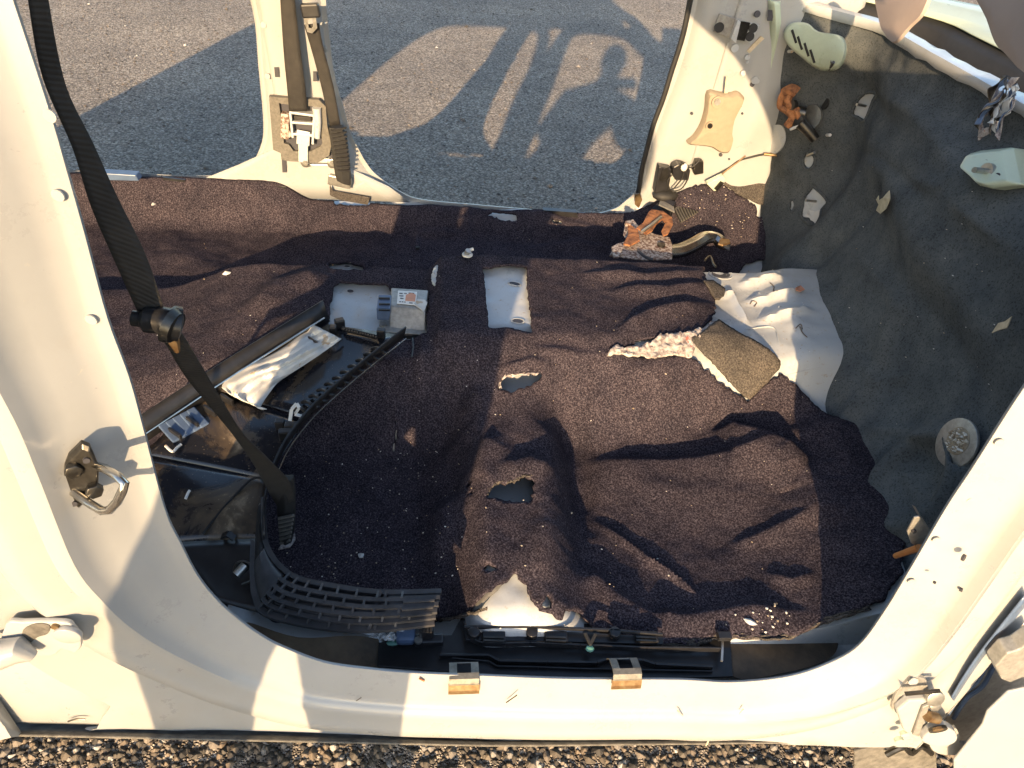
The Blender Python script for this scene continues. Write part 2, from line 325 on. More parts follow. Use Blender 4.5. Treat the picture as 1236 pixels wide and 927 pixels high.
def base(x, y):
    x = np.asarray(x, float); y = np.asarray(y, float)
    z = .365+.03*(1-sm(y, .06, .4))*sm(x, .15, .3)
    fade = sm(x, -.75, -.38)
    z = z+.125*sm(y, .52, .66)*(1-sm(y, 1.0, 1.07))*(.25+.75*fade)
    z = z+.040*sm(x, -.04, .0)*sm(y, .6, .7)*(1-sm(y, 1.0, 1.06))
    c = sm(x, .005, .085)*(1-sm(x, .16, .27)); cx = .082*c*(1-sm(y, .52, .66))*sm(y, .03, .12)
    z = z+cx-.04*(1-sm(x, -.05, .02))*(1-sm(y, .5, .6))*sm(x, -.4, -.3)
    z = z+.075*sm(x, .42, .82)*(1-sm(y, .5, .62))+.02*sm(x-toe(y), -.1, 0)
    z = z+.062*sm(y, 1.36, 1.47)+.13*sm(y, 1.2, 1.46)*sm(x, .55, .8)
    z = z-.010*sm(x, .5, .72)*sm(y, .64, .7)*(1-sm(y, 1.0, 1.07))
    z = z+.055*sm(y, 1.39, 1.462)*(1-sm(x, -.50, -.38))
    return z
def solve(px, py, fn, lo=.25, hi=.62):
    """first point where the sight line meets the height field"""
    d = ray(px, py); zs = np.linspace(hi, lo, 90); P = EYE+d*((zs-CZ)/d[2])[:, None]
    g = P[:, 2]-fn(P[:, 0], P[:, 1]); k = np.nonzero(g <= 0)[0]
    if len(k) == 0: return P[-1]
    k = k[0]
    if k == 0: return P[0]
    t = g[k-1]/(g[k-1]-g[k]); return P[k-1]+t*(P[k]-P[k-1])
def fl(pts): return [solve(a, b, base)[:2] for a, b in pts]
FOLDS = [  # sight points of each fold, width m, height m, skew
 ([(862,523),(890,520),(930,541),(976,563)], .040, .024, .60), ([(850,513),(880,508),(935,527),(978,548)], .016, -.014, 0),
 ([(705,560),(760,566),(840,563),(900,553),(930,543)], .045, .018, .55),
 ([(700,530),(725,492),(765,468),(850,452)], .050, .022, .5), ([(985,640),(975,590),(940,548)], .040, .014, .2),
 ([(640,425),(700,440),(765,440)], .030, .012, .5), ([(655,480),(670,560),(665,640),(650,700)], .035, .018, 0),
 ([(690,470),(700,560),(705,650)], .030, -.014, 0), ([(715,625),(770,665),(820,700),(850,730)], .007, .006, .3),
 ([(722,618),(777,658),(826,694)], .007, -.005, 0), ([(745,400),(785,380),(860,366)], .020, .012, .5),
 ([(740,350),(800,352),(862,340)], .018, .010, .5), ([(700,330),(780,335),(850,326)], .015, .009, .4),
 ([(560,590),(575,560),(600,520)], .03, .012, .4), ([(590,470),(560,500),(545,560)], .03, .010, .3),
 ([(520,330),(512,400),(510,470),(500,500)], .016, .012, 0), ([(530,400),(535,470),(520,540)], .02, -.006, 0),
 ([(735,590),(800,600),(870,600),(950,610)], .05, .008, .4), ([(880,660),(930,640),(980,618)], .014, .006, .5),
 ([(760,740),(830,748),(900,735),(980,742)], .025, .010, .5), ([(700,680),(740,720),(780,745)], .03, .012, .4),
 ([(925,690),(955,700),(985,690)], .010, .005, .4), ([(300,380),(340,345),(400,330)], .05, .014, .4),
 ([(200,300),(260,330),(330,330)], .06, .008, .3), ([(480,490),(478,550)], .010, .006, 0),
 ([(500,300),(505,282),(560,282)], .010, .006, 0), ([(565,250),(566,300)], .010, .006, 0),
 ([(640,255),(680,275),(735,285)], .03, .012, .3), ([(635,300),(700,296),(740,303)], .02, .010, .3),
 ([(540,600),(530,680)], .03, .012, .2), ([(600,570),(640,560),(665,585)], .03, .012, .3), ([(600,450),(640,442),(668,462)], .02, .012, .4)]
FW_ = [([p for p in fl(P)], w_, h_*1.5, s_) for P, w_, h_, s_ in FOLDS]
def vnoise(x, y, sc, seed, oc=3):
    out = 0; a = 1
    for o in range(oc):
        r = np.random.default_rng(seed+o); G = r.uniform(-1, 1, (256, 256)); X = (x*sc*2**o) % 255; Y = (y*sc*2**o) % 255
        i = np.floor(X).astype(int); j = np.floor(Y).astype(int); u = X-i; v = Y-j; u = u*u*(3-2*u); v = v*v*(3-2*v)
        out = out+a*((G[i, j]*(1-u)+G[(i+1) % 256, j]*u)*(1-v)+(G[i, (j+1) % 256]*(1-u)+G[(i+1) % 256, (j+1) % 256]*u)*v); a *= .5
    return out
def H(x, y):
    z = base(x, y)
    for P, w_, h_, s_ in FW_: z = z+gline(x, y, P, w_, h_, s_)
    return z+.0045*vnoise(np.asarray(x)+5, np.asarray(y)+5, 7, 3)+.0012*vnoise(np.asarray(x)+5, np.asarray(y)+5, 40, 9)
def F(px, py, h=0): p = solve(px, py, lambda x, y: H(x, y)+h); return p
def Fp(pts, h=0): return [F(a, b, h) for a, b in pts]
def F2(pts): return [p[:2] for p in Fp(pts)]
# bare pressed-steel floor under the carpet
RIBS = [([(893,338),(925,330),(948,328)], .014, .010), ([(900,358),(940,350),(968,348)], .014, .010), ([(915,382),(950,372),(985,368)], .014, .010),
        ([(862,350),(885,348),(897,372),(905,388)], .008, .009), ([(868,385),(890,390),(905,392)], .010, -.006), ([(872,330),(905,322)], .008, -.005), ([(905,385),(912,410),(915,440)], .006, -.004)]
RB = [([np.array(q) for q in fl(P)], w_, h_) for P, w_, h_ in RIBS]
def pan(x, y):
    z = np.minimum(base(x, y)-.012, H(x, y)-.017)-.045*sm(np.asarray(y), .20, .27)*(1-sm(np.asarray(y), .70, .74))*sm(np.asarray(x), -.02, .04)*(1-sm(np.asarray(x), .26, .32))
    for P, w_, h_ in RB: z = z+gline(x, y, P, w_*.75, h_*1.5)
    z = np.where(y < .075, np.minimum(z, .375)+.0*y, z)
    return z-.045*sm(-np.asarray(y), -.065, -.03)*(1-sm(np.asarray(y), -.02, .012)*0)+.03*(1-sm(np.asarray(y), 0, .02))

# ------------------------------------------------------------------ stripped car body
car = thing('car_body', 'stripped white car body with bare door openings and no seats', 'car', (0, .75, 0))
mb = cutgrid(lambda u, v: (u, v, pan(u, v)), np.arange(-2.1, 1.08, .009), np.arange(.004, 1.497, .009), None, [])
floor_pan = mb.build('floor_pan', M['whiteb'], car)
# door opening outlines, measured on the leaning side plane (X, Z)
NEAR = [(54,116),(82,211),(102,282),(129,382),(155,453),(172,514),(199,615),(218,656),(238,694),(262,724),(289,748),(314,766),(340,780),(391,799),(445,807),(502,812),(580,815),(689,819),(820,820),(884,823),(952,816),(1003,799),(1037,778),(1067,738),(1098,687),(1142,612),(1173,565),(1218,494)]
FARF = [(400,68),(406,100),(414,129),(422,158),(431,177),(441,195),(454,211),(482,231),(509,241),(570,247),(638,253),(706,259),(740,253),(755,243),(767,231),(774,212),(777,190),(787,160),(798,129),(820,68)]
FARR = [(305,12),(312,80),(318,150),(314,178),(300,200),(270,211),(200,211),(120,205)]
TOPF = [(.622, 1.0), (.612, 1.06), (.59, 1.12), (.51, 1.225), (.42, 1.315), (.32, 1.375), (.225, 1.45), (.13, 1.535), (.03, 1.565), (-.12, 1.575), (-.24, 1.565), (-.285, 1.53), (-.295, 1.46), (-.295, 1.33)]
near_c = [side(a, b, 0)[[0, 2]] for a, b in NEAR]+[np.array(p) for p in TOPF]
far_s = lambda a, b: side(a, b, 1.5, -LEAN)[[0, 2]]
far_c = [far_s(a, b) for a, b in FARF]+[np.array(p) for p in TOPF[1:]]+[np.array((-.297, 1.15)), np.array((-.296, 1.0))]
rear_low = [far_s(a, b) for a, b in FARR]
RT = [(-1.12, .47), (-1.25, .54), (-1.36, .68), (-1.42, .9), (-1.42, 1.2), (-1.38, 1.42), (-1.30, 1.53), (-1.18, 1.57), (-.72, 1.58), (-.60, 1.56), (-.54, 1.50), (-.50, 1.30), (-.495, 1.1)]
rear_c = rear_low+[np.array(p) for p in RT]
def zb_sill(x): return float(np.interp(x, [-.7, -.5, .1, .6, .9], [.386, .358, .268, .234, .228]))
def ring(curve, yside, prof, width, name, m, seg=5, clip=False):
    C = np.array(smooth_line(curve, seg, True)); n = len(C)
    keep = [0]
    for i in range(1, n):
        if np.linalg.norm(C[i]-C[keep[-1]]) > .004: keep.append(i)
    C = C[keep]; n = len(C); ctr = C.mean(0)
    T = np.roll(C, -2, 0)-np.roll(C, 2, 0); N = np.stack([T[:, 1], -T[:, 0]], 1); N /= np.linalg.norm(N, axis=1)[:, None]
    if ((C-ctr)*N).sum() < 0: N = -N
    for _ in range(3): N = (np.roll(N, 1, 0)+N+np.roll(N, -1, 0)); N /= np.linalg.norm(N, axis=1)[:, None]
    rows = []
    for i in range(n):
        w_ = width(C[i], N[i]); row = []
        for d, y in prof(C[i], N[i]):
            q = C[i]+N[i]*min(d, w_)
            if clip == 2: q = np.array([min(q[0], -.565) if q[1] < .75 else q[0], max(q[1], zb_sill(q[0]))])
            elif clip: q = np.array([max(-.90, min(q[0], .80 if q[1] < .85 else .88)), max(q[1], zb_sill(min(q[0], .8)))])
            sgn = 1 if yside == 0 else -1; Y = yside+sgn*(LEAN*(q[1]-.42)+y); row.append((q[0], Y, q[1]))
        rows.append(row)
    mb = MB().loft(rows); k = len(rows[0]); L_ = len(rows)-1
    mb.f += [(L_*k+j, L_*k+j+1, j+1, j) for j in range(k-1)]; return mb
def wid(c, nrm):
    dn = float(sm(-nrm[1], .3, .95)); lf = float(sm(-nrm[0], .2, .8)); rt = float(sm(nrm[0], .2, .8))*(1-float(sm(c[1], 1.08, 1.2)))
    up = .145+.10*(1-float(sm(c[1], .5, .85)))
    ap = .09*float(sm(c[1], 1.0, 1.12))*float(sm(nrm[0], .2, .6)); lo = 1-float(sm(c[1], .5, .62))
    return max(.095+ap+(up-.095)*lf+(.20+.06*float(sm(c[1], .82, .95))-.095)*rt, .45*lo)
def nprof(c, nrm):
    # outside of the near side: lip, soft step, crease, outer face
    low = max(0, -nrm[1]); b = max(0, -nrm[0])*float(sm(c[1], .46, .8)); a = max(0, nrm[0])
    return [(0, .002), (0, -.001), (.010, -.003), (.016, -.005), (.030, -.008-.012*b-.004*a), (.045, -.011-.026*b-.008*a), (.056, -.012-.036*b-.012*a), (.061, -.0165-.043*b-.016*a), (.066, -.0225-.048*b-.023*a), (.074, -.0235-.049*b-.020*a), (.086, -.0215-.047*b-.007*a),
            (.105, -.0235-.055*b-.005*a), (.122, -.024-.058*b-.006*a), (.130, -.018-.060*b-.010*a), (.136, -.002-.070*b-.024*a), (.16, -.004-.075*b-.026*a), (.20, -.004-.085*b-.028*a), (.25, -.004-.085*b-.028*a), (.34, -.004-.085*b-.028*a), (.45, -.004-.085*b-.028*a)]
near_frame = ring(near_c, 0, nprof, wid, 'front_door_frame', None, clip=True).build('front_door_frame', M['white'], car, solid=.0015, off=0)
def widr(c, nrm):
    if nrm[0] > .3 and nrm[1] > -.6: return .085 if c[1] > .9 else .06
    if nrm[1] < -.6: return .16
    return .10
ring(rear_c, 0, lambda c, n: [(0, 0), (.012, -.004), (.04, -.02), (.06, -.03), (.08, -.035), (.11, -.035), (.16, -.02)], widr, '', None, clip=2).build('rear_door_frame', M['white'], car, solid=.0015)
# far side seen from inside: flange, step, box section towards the cabin
def fprof(c, nrm): return [(0, -.004), (0, 0), (.012, .002), (.018, .010), (.030, .022), (.045, .028), (.08, .030), (.15, .032), (.22, .030), (.30, .030), (.38, .030)]
def widf(c, nrm):
    if nrm[1] < -.6: return .030
    if nrm[0] < -.3: return .10 if c[1] > .6 else .14
    if nrm[0] > .3 and c[1] < 1.05: return .36-.25*float(sm(c[1], .9, 1.05)) if c[1] > .55 else .14
    return .095
far_frame = ring(far_c, 1.5, fprof, widf, '', None).build('front_door_frame', M['white'], car, solid=.0015)
ring(rear_c, 1.5, lambda c, n: [(0, 0), (.012, .002), (.018, .010), (.030, .022), (.05, .0275), (.11, .0285), (.15, .028)], lambda c, n: .10 if n[0] > .3 else .03, '', None).build('rear_door_frame', M['white'], car, solid=.0015)
# lower inner B pillar plate that fills between the two openings
mb = MB(); zs = np.linspace(.43, 1.56, 24); rows = []
for z in zs:
    x0 = -.50-.30*float(1-sm(z, .42, .62)); x1 = -.30+.25*float(1-sm(z, .42, .60)); rows.append([(x0+.05+(x1-x0-.10)*t, 1.5-LEAN*(z-.42)-.0295-.0035*math.sin(math.pi*t), z) for t in np.linspace(0, 1, 9)])
mb.loft(rows).build('pillar_panel', M['white'], car, solid=.002)
# far kick panel in front of the A pillar, inside
mb = MB(); us = np.linspace(.72, 1.03, 24); vs = np.linspace(.44, 1.3, 44)
def kick(u, v): return 1.5-LEAN*(v-.42)-.036-.02*sm(u, .80, .86)+.012*sm(u, .93, .97)*0-.006*np.sin(v*26)*sm(u, .84, .9)
mb.loft([[(u, float(kick(u, v)), v) for v in vs] for u in us]).build('kick_panel', M['white'], car, solid=.002)
# roof, rails, quarter panels, tailgate, windscreen base: they close the shell above and behind the view
mb = MB(); rows = []
for x in np.linspace(-2.15, .12, 14):
    rows.append([(x-.0*y, y, 1.635+.05*math.sin(math.pi*(y-.1)/1.3)-.05*max(0, x+.05)**1-.04*max(0, -x-1.6)) for y in np.linspace(.10, 1.40, 15)])
mb.loft(rows).build('roof', M['white'], car, solid=.035, off=1)
for Y, s_ in ((0, 1), (1.5, -1)):
    poly = [(-1.40, .30), (-1.44, .95), (-1.43, 1.3), (-1.36, 1.52), (-1.25, 1.62), (-2.10, 1.62), (-2.2, 1.3), (-2.22, .95), (-2.2, .35), (-2.0, .30), (-1.98, .45), (-1.85, .6), (-1.6, .62), (-1.5, .5)]
    MB().prism([(a, Y+s_*(LEAN*(b-.42)-.02), b) for a, b in poly], (0, .02*s_, 0)).build('quarter_panel', M['white'], car, smooth=False)
MB().prism([(-2.18, 0, .35), (-2.18, 1.5, .35), (-2.18, 1.45, .95), (-2.12, 1.40, 1.62), (-2.12, .1, 1.62), (-2.18, .05, .95)], (-.03, 0, 0)).build('tailgate', M['white'], car, smooth=False)
# underbody so that the shell does not float, and the wheels it stands on
MB().box((-.55, .75, .27), (3.3, 1.30, .07)).build('underbody', M['under'], car, smooth=False, bev=.01)
for (x, y) in ((1.45, .1), (1.45, 1.4), (-1.75, .1), (-1.75, 1.4)):
    wl = MB().tube([(x, y-.09, .29), (x, y-.08, .29), (x, y+.08, .29), (x, y+.09, .29)], [.26, .29, .29, .26], 32).build('wheel', M['rubber'], car)
    MB().tube([(x, y-.094, .29), (x, y+.094, .29)], .18, 24).build('rim', M['steel'], wl)
mb = MB(); rows = []
for x in np.linspace(.875, 1.95, 20):
    rows.append([(x, .0+.06*max(0, z-.9)-.05*math.sin(min(1, (z-.3)/.5)*1.57)-.01, z) for z in np.linspace(.52 if x < 1.05 or x > 1.8 else .55+.12*math.sin((x-1.05)/.75*math.pi), 1.04, 14)])
mb.loft(rows).build('wing_panel', M['white'], car, solid=.003)
mb = MB(); rows = []
for x in np.linspace(-1.35, -.42, 20):
    zt_ = .475+.11*float(sm(x, -.64, -.56)); o = zb_sill(x); rows.append([(x, .004, zt_), (x, -.006, zt_-.02), (x, -.013, .5*(zt_+o)), (x, -.017, o+.02), (x, -.012, o+.003)])
mb.loft(rows).build('sill_skin', M['white'], car, solid=.002)
# outer sill bottom seam in dark underseal
mb = MB(); rows = []
for x in np.linspace(-1.3, .80, 30):
    o = zb_sill(x); rows.append([(x, -.030, o+.004), (x, -.020, o-.006), (x, -.008, o-.022), (x, .004, o-.030), (x, .10, o-.02)])
mb.loft(rows).build('sill_seam', M['under'], car, solid=.003)

# ------------------------------------------------------------------ carpet
OUT = [(60,190),(430,238),(520,243),(600,250),(640,255),(700,262),(745,262),(765,250),(790,235),(815,228),(850,222),(905,222),(930,245),(952,285),(952,312)]
far_edge = [(-1.6, 1.46), (-.30, 1.462), (.50, 1.462), (.64, 1.465)]
C_out = [np.array(p) for p in far_edge]+F2([(818,232),(846,222),(860,226),(872,221),(912,248),(916,262),(935,262),(946,285),(948,310),(900,318),(848,323),(852,338),(862,352),(864,368),(860,384),(850,392),(838,404),(815,407),(795,406),(770,412),(752,420),(735,425),
        (760,428),(790,431),(832,430),(850,444),(905,484),(922,466),(941,450),(960,462),(976,480),(1000,500),(1050,512),(1075,560),(1085,600),(1092,650),(1088,690),(1066,722),(1020,740),(990,752),(972,764),(945,768),(905,770),(880,768),(868,766),(850,772),(832,776),(800,776),(772,768),
        (766,774),(740,764),(710,750),(702,737),(684,735),(680,748),(664,742),(650,735),(640,722),(634,703),(620,692),(610,703),(600,706),(575,728),(560,742),(530,748),(480,755),(420,758),(330,750),(280,700)])+[np.array(p) for p in [(-.33, .06), (-.6, .06), (-1.6, .06)]]
HOLES = [[(583,323),(600,320),(636,321),(636,345),(640,375),(642,401),(615,395),(590,396),(587,365)],
         [(404,345),(410,339),(466,342),(471,350),(500,350),(516,352),(515,402),(480,408),(455,405),(420,400),(396,392),(399,368)],
         [(396,317),(420,315),(438,320),(450,325),(420,326),(397,323)], [(589,259),(598,255),(625,258),(624,266),(606,266)],
         [(402,236),(430,237),(447,241),(444,248),(404,246)], [(662,266),(672,264),(682,268),(672,272)],
         [(603,472),(602,462),(612,454),(640,452),(654,452),(652,458),(642,465),(618,473)],
         [(586,601),(590,588),(602,581),(618,581),(628,574),(642,576),(645,584),(638,606),(615,604)],
         [(652,726),(655,720),(664,719),(668,726),(664,733),(657,736)], [(584,683),(594,680),(601,686),(596,690)], [(477,508),(480,508),(479,530),(476,549),(474,548)], [(563,578),(565,577),(568,600),(565,598)],
         [(742,252),(748,250),(750,254)]]
C_hol = [F2(h) for h in HOLES]
def jag(P, a=.0025, st=.006):
    out = []
    for i in range(len(P)):
        p, q = P[i], P[(i+1) % len(P)]; L = np.linalg.norm(q-p); n = max(1, int(L/st)) if L < .5 else 1
        for k in range(n): out.append(p+(q-p)*k/n+(rng.normal(size=2)*a if L < .5 else 0))
    return out
C_hol = [jag(h, .0012 if i < 2 else .002) for i, h in enumerate(C_hol)]; C_out = jag(C_out, .0018)
us = np.arange(-1.5, 1.07, .0052); vs = np.arange(.03, 1.47, .0052)
cp = cutgrid(lambda u, v: (u, v, H(u, v)), us, vs, C_out, C_hol).build('carpet', M['carpet'], None, solid=.006, off=-1)
tag(cp, 'dark aubergine pile carpet with torn holes covering the whole car floor', 'carpet')
# torn pale backing fluff along the big tear, joined to the carpet
def strip(pts, w0, w1, m, name, parent, h=.004, seed=1):
    r = np.random.default_rng(seed); mb = MB(); P = smooth_line([F(a, b, h) for a, b in pts], 8); rows = []
    for i, p in enumerate(P):
        t = P[min(i+1, len(P)-1)]-P[max(i-1, 0)]; t /= np.linalg.norm(t)+1e-9; n = np.cross([0, 0, 1], t); k = i/(len(P)-1); wd = (w0+(w1-w0)*math.sin(math.pi*k))*(1+r.uniform(-.35, .35))
        rows.append([p+n*wd*(u-.5)+np.array([0, 0, r.uniform(-.002, .005)]) for u in np.linspace(0, 1, 6)])
    return mb.loft(rows).build(name, m, parent, solid=.003)
strip([(530,750),(560,743),(588,735)], .003, .006, M['felt'], 'torn_backing', cp, seed=5)
strip([(735,766),(780,775),(830,778),(868,768),(905,769),(950,768),(990,752),(1050,734)], .006, .010, M['felt'], 'torn_backing', cp, h=-.004, seed=6)
strip([(604,470),(603,460),(614,453),(650,451)], .005, .012, M['tissue'], 'torn_backing', cp, h=-.008, seed=7)
strip([(588,598),(592,588),(604,582),(620,581),(630,575),(643,577)], .004, .008, M['felt'], 'torn_backing', cp, h=-.005, seed=8)
strip([(527,322),(524,335),(524,345)], .003, .012, M['cloth'], 'glue_smear', cp, h=.002, seed=9)
# felt pieces
def flat(pts, m, name, parent, thick, h=0, smoothn=0, jit=0, bev=0):
    P = Fp(pts, h)
    if smoothn: P = smooth_line(P, smoothn, True)
    return MB().prism([p-np.array([0, 0, thick]) for p in P], (0, 0, thick)).build(name, m, parent, smooth=False, bev=bev)
def sheet(pts, m, name, parent, h, thick=.004, step=.006, extra=None):
    poly = [p[:2] for p in Fp(pts, h)]; A = np.array(poly); f = (lambda u, v: H(u, v)+h) if extra is None else (lambda u, v: H(u, v)+h+extra(u, v))
    return cutgrid(lambda u, v: (u, v, f(u, v)), np.arange(A[:, 0].min()-step, A[:, 0].max()+2*step, step), np.arange(A[:, 1].min()-step, A[:, 1].max()+2*step, step), jag([np.array(p) for p in poly], .0006), []).build(name, m, parent, solid=thick, off=-1)
tag(sheet([(833,408),(845,402),(868,385),(900,405),(943,437),(940,446),(905,483),(880,460),(850,428)], M['felt'], 'felt_pad', None, .012), 'grey felt underlay square lying over the torn carpet edge', 'felt pad')
tb = sheet([(733,430),(741,417),(752,421),(765,418),(785,413),(798,404),(828,402),(850,395),(858,388),(868,391),(866,399),(850,407),(842,412),(838,424),(835,432),(812,429),(790,432),(775,430),(760,432),(748,428)], M['tissue'], 'torn_backing', cp, .006, .004, .0035, lambda u, v: .005*np.abs(vnoise(u+7, v+7, 38, 31))+.003*vnoise(u+7, v+7, 160, 32))
tag(sheet([(849,338),(862,338),(876,348),(874,356),(866,362),(858,352)], M['felt'], 'felt_pad', None, .006), 'small grey felt scrap tucked at the upper carpet corner beside the bare steel', 'felt pad')
tag(sheet([(570,742),(569,726),(572,702),(582,696),(606,701),(613,696),(600,712),(583,728),(574,742)], M['felting'], 'underlay_patch', None, -.004), 'speckled grey foam underlay showing in the torn corner above the sill', 'underlay patch')
tag(sheet([(874,222),(886,200),(912,186),(925,186),(930,200),(930,250),(912,245)], M['felt'], 'felt_pad', None, .012), 'brown grey felt on the far toe slope above the lit carpet', 'felt pad')

# ------------------------------------------------------------------ black sound mat over the firewall
def rise(z, y):
    c = np.interp(z, [.36, .44, .55, .70, .90, .97, 1.01, 1.06, 1.5], [-.02, .02, .085, .12, .115, .09, .02, -.01, -.01]); k = sm(y, 1.15, 1.45)
    f = np.where(z > .6, -.30*(z-.6), .0); base_ = c*(1-k)+f*k
    return base_
def XF(y, z):
    y = np.asarray(y, float); z = np.asarray(z, float); top = 1.0-.16*sm(y, 1.2, 1.46)
    X = toe(y)+rise(z, y); X = X+(top-X)*sm(z, .88, 1.0)
    X = X-.02*np.exp(-((z-.80-.12*(y-.8))/.05)**2)*sm(y, .3, .5)*(1-sm(y, 1.1, 1.25))
    k = sm(y, .95, 1.1); X = X+(.0015+.008*k)*vnoise(y+3, z+3, 4, 21)+(.0002+.003*k)*vnoise(y+3, z+3, 17, 22)
    X = X+.012*np.exp(-(((y-1.02+.35*(z-.5)))/.025)**2)*sm(z, .42, .5)*(1-sm(z, .75, .85))-.03*np.exp(-(((y-1.13+.3*(z-.5)))/.05)**2)*sm(z, .40, .5)*(1-sm(z, .7, .85))
    X = X-.012*np.exp(-(((y-.55)-.55*(z-.5))/.02)**2)*(1-sm(z, .6, .75))
    for P, w_, h_ in MATL: X = X-gline(y, z, P, w_, h_)
    r = np.hypot(y-.29, (z-.53)*.85); X = X-.030*np.exp(-((r-.075)/.022)**2)
    return X
MATL = []
def W(px, py, off=0):
    d = ray(px, py); t = np.linspace(.5, 3.2, 500)/np.linalg.norm(d); P = EYE+d*t[:, None]; g = P[:, 0]-(XF(P[:, 1], P[:, 2])-off); k = np.nonzero(g >= 0)[0]
    if len(k) == 0: return P[-1]
    k = max(k[0], 1); a = g[k-1]/(g[k-1]-g[k]); return P[k-1]+a*(P[k]-P[k-1])
def W2(pts): return [W(a, b)[1:] for a, b in pts]
MATL = [(W2(P), w_, h_*1.0) for P, w_, h_ in [([(1060,112),(1100,130),(1135,165),(1160,205)], .018, .010), ([(1030,178),(1060,190),(1100,225),(1120,245)], .012, -.006), ([(1160,205),(1130,225),(1090,215)], .010, .005),
    ([(985,345),(1010,372),(1040,425)], .014, .010), ([(1040,430),(1060,460),(1100,450)], .010, .006), ([(1042,517),(1085,520),(1130,528)], .010, .009), ([(1045,540),(1040,590),(1055,630),(1085,660)], .012, -.008), ([(1080,560),(1105,590),(1130,625)], .009, .006), ([(1030,300),(1075,350),(1120,395)], .02, .006), ([(1180,225),(1160,250),(1218,300)], .014, .008)]]
MH = [W2([(1045,112),(1058,113),(1054,122),(1044,146),(1035,142),(1028,138),(1034,122)]), W2([(979,226),(986,228),(999,243),(992,253),(990,262),(982,272),(966,260),(970,240)]),
      W2([(971,184),(977,183),(984,190),(982,200),(975,205),(969,198)]), W2([(953,243),(958,241),(960,248),(956,256),(952,252)]),
      W2([(1147,510),(1158,504),(1168,512),(1174,530),(1170,552),(1160,563),(1148,558),(1140,543),(1139,524)])]
top_edge = lambda y: 1.035
mat_ob = cutgrid(lambda u, v: (XF(u, v), u, v), np.arange(.006, 1.475, .0075), np.arange(.345, 1.05, .0075), [(.006, .345), (1.475, .345), (1.475, 1.045), (1.1, 1.05), (1.0, 1.04), (.8, 1.05), (.6, 1.04), (.4, 1.05), (.006, 1.05)], [jag(h, .0015) for h in MH]).build('firewall_mat', M['fire'], None, solid=.008, off=1)
tag(mat_ob, 'black moulded sound insulation mat covering the firewall on the right', 'insulation mat')
mb = MB(); mb.loft([[(float(XF(y, z))+.018, y, z) for z in np.linspace(.33, 1.035, 40)] for y in np.linspace(.0, 1.48, 50)]).build('firewall', M['whiteb'], car, solid=.002)
# raised white disc, its shade painted in as grey, round the far pass-through with a sunlit gritty plug
c = W(1155, 535, -.002); nrm = np.array((-.97, .10, .20)); nrm /= np.linalg.norm(nrm)
dp = thing('floor_plug', 'round white plate coloured shade grey with gritty tan centre set in the mat at right', 'plug', tuple(c))
def odisc(c, nrm, rx, h, m, name, parent, n=28): return MB().disc(c, nrm, rx, h, n).build(name, m, parent, bev=.0015)
odisc(c, nrm, .043, .006, M['alloy'], 'plate', dp); odisc(W(1160, 533)+nrm*.004, nrm, .024, .006, M['tan'], 'plug', dp)
for k in range(160):
    pass
mb = MB()
for k in range(130):
    a, r = rng.uniform(0, 6.28), .021*math.sqrt(rng.random()); u = np.cross(nrm, [0, 0, 1]); u /= np.linalg.norm(u); v = np.cross(nrm, u); stone(mb, W(1160, 533)+nrm*.008+r*(math.cos(a)*u+math.sin(a)*v), rng.uniform(.0012, .003))
mb.build('grit', M['lint'], dp, smooth=False)
# cowl: bright torn-off lip on top of the firewall, trough and windscreen base behind it
mb = MB(); ys = np.linspace(-.02, 1.5, 40); rows = []
for i, y in enumerate(ys):
    xt = float(XF(y, 1.03)); j = rng.uniform(-.004, .004); rows.append([(xt-.006, y, 1.030+j), (xt-.004, y, 1.048), (xt+.022, y, 1.052+j), (xt+.034, y, 1.046)])
mb.loft(rows).build('cowl_lip', M['whiteb'], car, solid=.003)
mb = MB(); rows = []
for y in ys:
    xt = float(XF(y, 1.03)); rows.append([(xt+.030, y, 1.046), (xt+.040, y, 1.00), (xt+.09, y, .985), (xt+.12, y, .99), (xt+.135, y, 1.04), (xt+.16, y, 1.06)])
mb.loft(rows).build('cowl_trough', M['rubber'], car, solid=.003)
mb = MB(); rows = []
for y in ys:
    xt = float(XF(y, 1.03)); rows.append([(xt+.15, y, 1.062), (xt+.25, y, 1.06), (xt+.30, y, 1.075), (xt+.9, y, 1.02), (xt+1.0, y, .9), (xt+1.05, y, .5)])
mb.loft(rows).build('bonnet', M['green'], car, solid=.003)

# ------------------------------------------------------------------ black plastic sill carrier in the sill trough
def T(px, py, z): return atz(px, py, z)
def bar(mb, p, q, wd, ht, up=(0, 0, 1)):
    p = np.array(p, float); q = np.array(q, float); t = q-p; L = np.linalg.norm(t); t /= L; u = np.array(up, float); u -= t*(u@t); u /= np.linalg.norm(u); s_ = np.cross(u, t)
    return mb.box((p+q)/2, (L, wd, ht), np.stack([t, s_, u], 1))
def pl(mb, pts, wd, ht):
    for a, b in zip(pts[:-1], pts[1:]): bar(mb, a, b, wd, ht)
    return mb
ret = thing('sill_trim_carrier', 'long black plastic trim carrier with slots lying in the sill trough', 'trim carrier', (.1, .04, .38))
def rowz(pts, z): return [T(a, b, z) for a, b in pts]
MB().prism(rowz([(556,748),(880,762),(884,818),(700,824),(560,814),(455,806),(458,770),(545,768)], .380), (0, 0, .005)).build('tray', M['black'], ret, bev=.001, smooth=False)
mb = MB(); pl(mb, rowz([(560,757),(640,757),(740,761),(800,766)], .410), .004, .006); mb.build('rail', M['black'], ret, smooth=False, bev=.001)
mb = MB(); pl(mb, rowz([(560,752),(566,770),(580,777),(610,778),(640,777),(700,780),(780,783),(870,784)], .399), .003, .012); mb.build('rail', M['black'], ret, smooth=False, bev=.001)
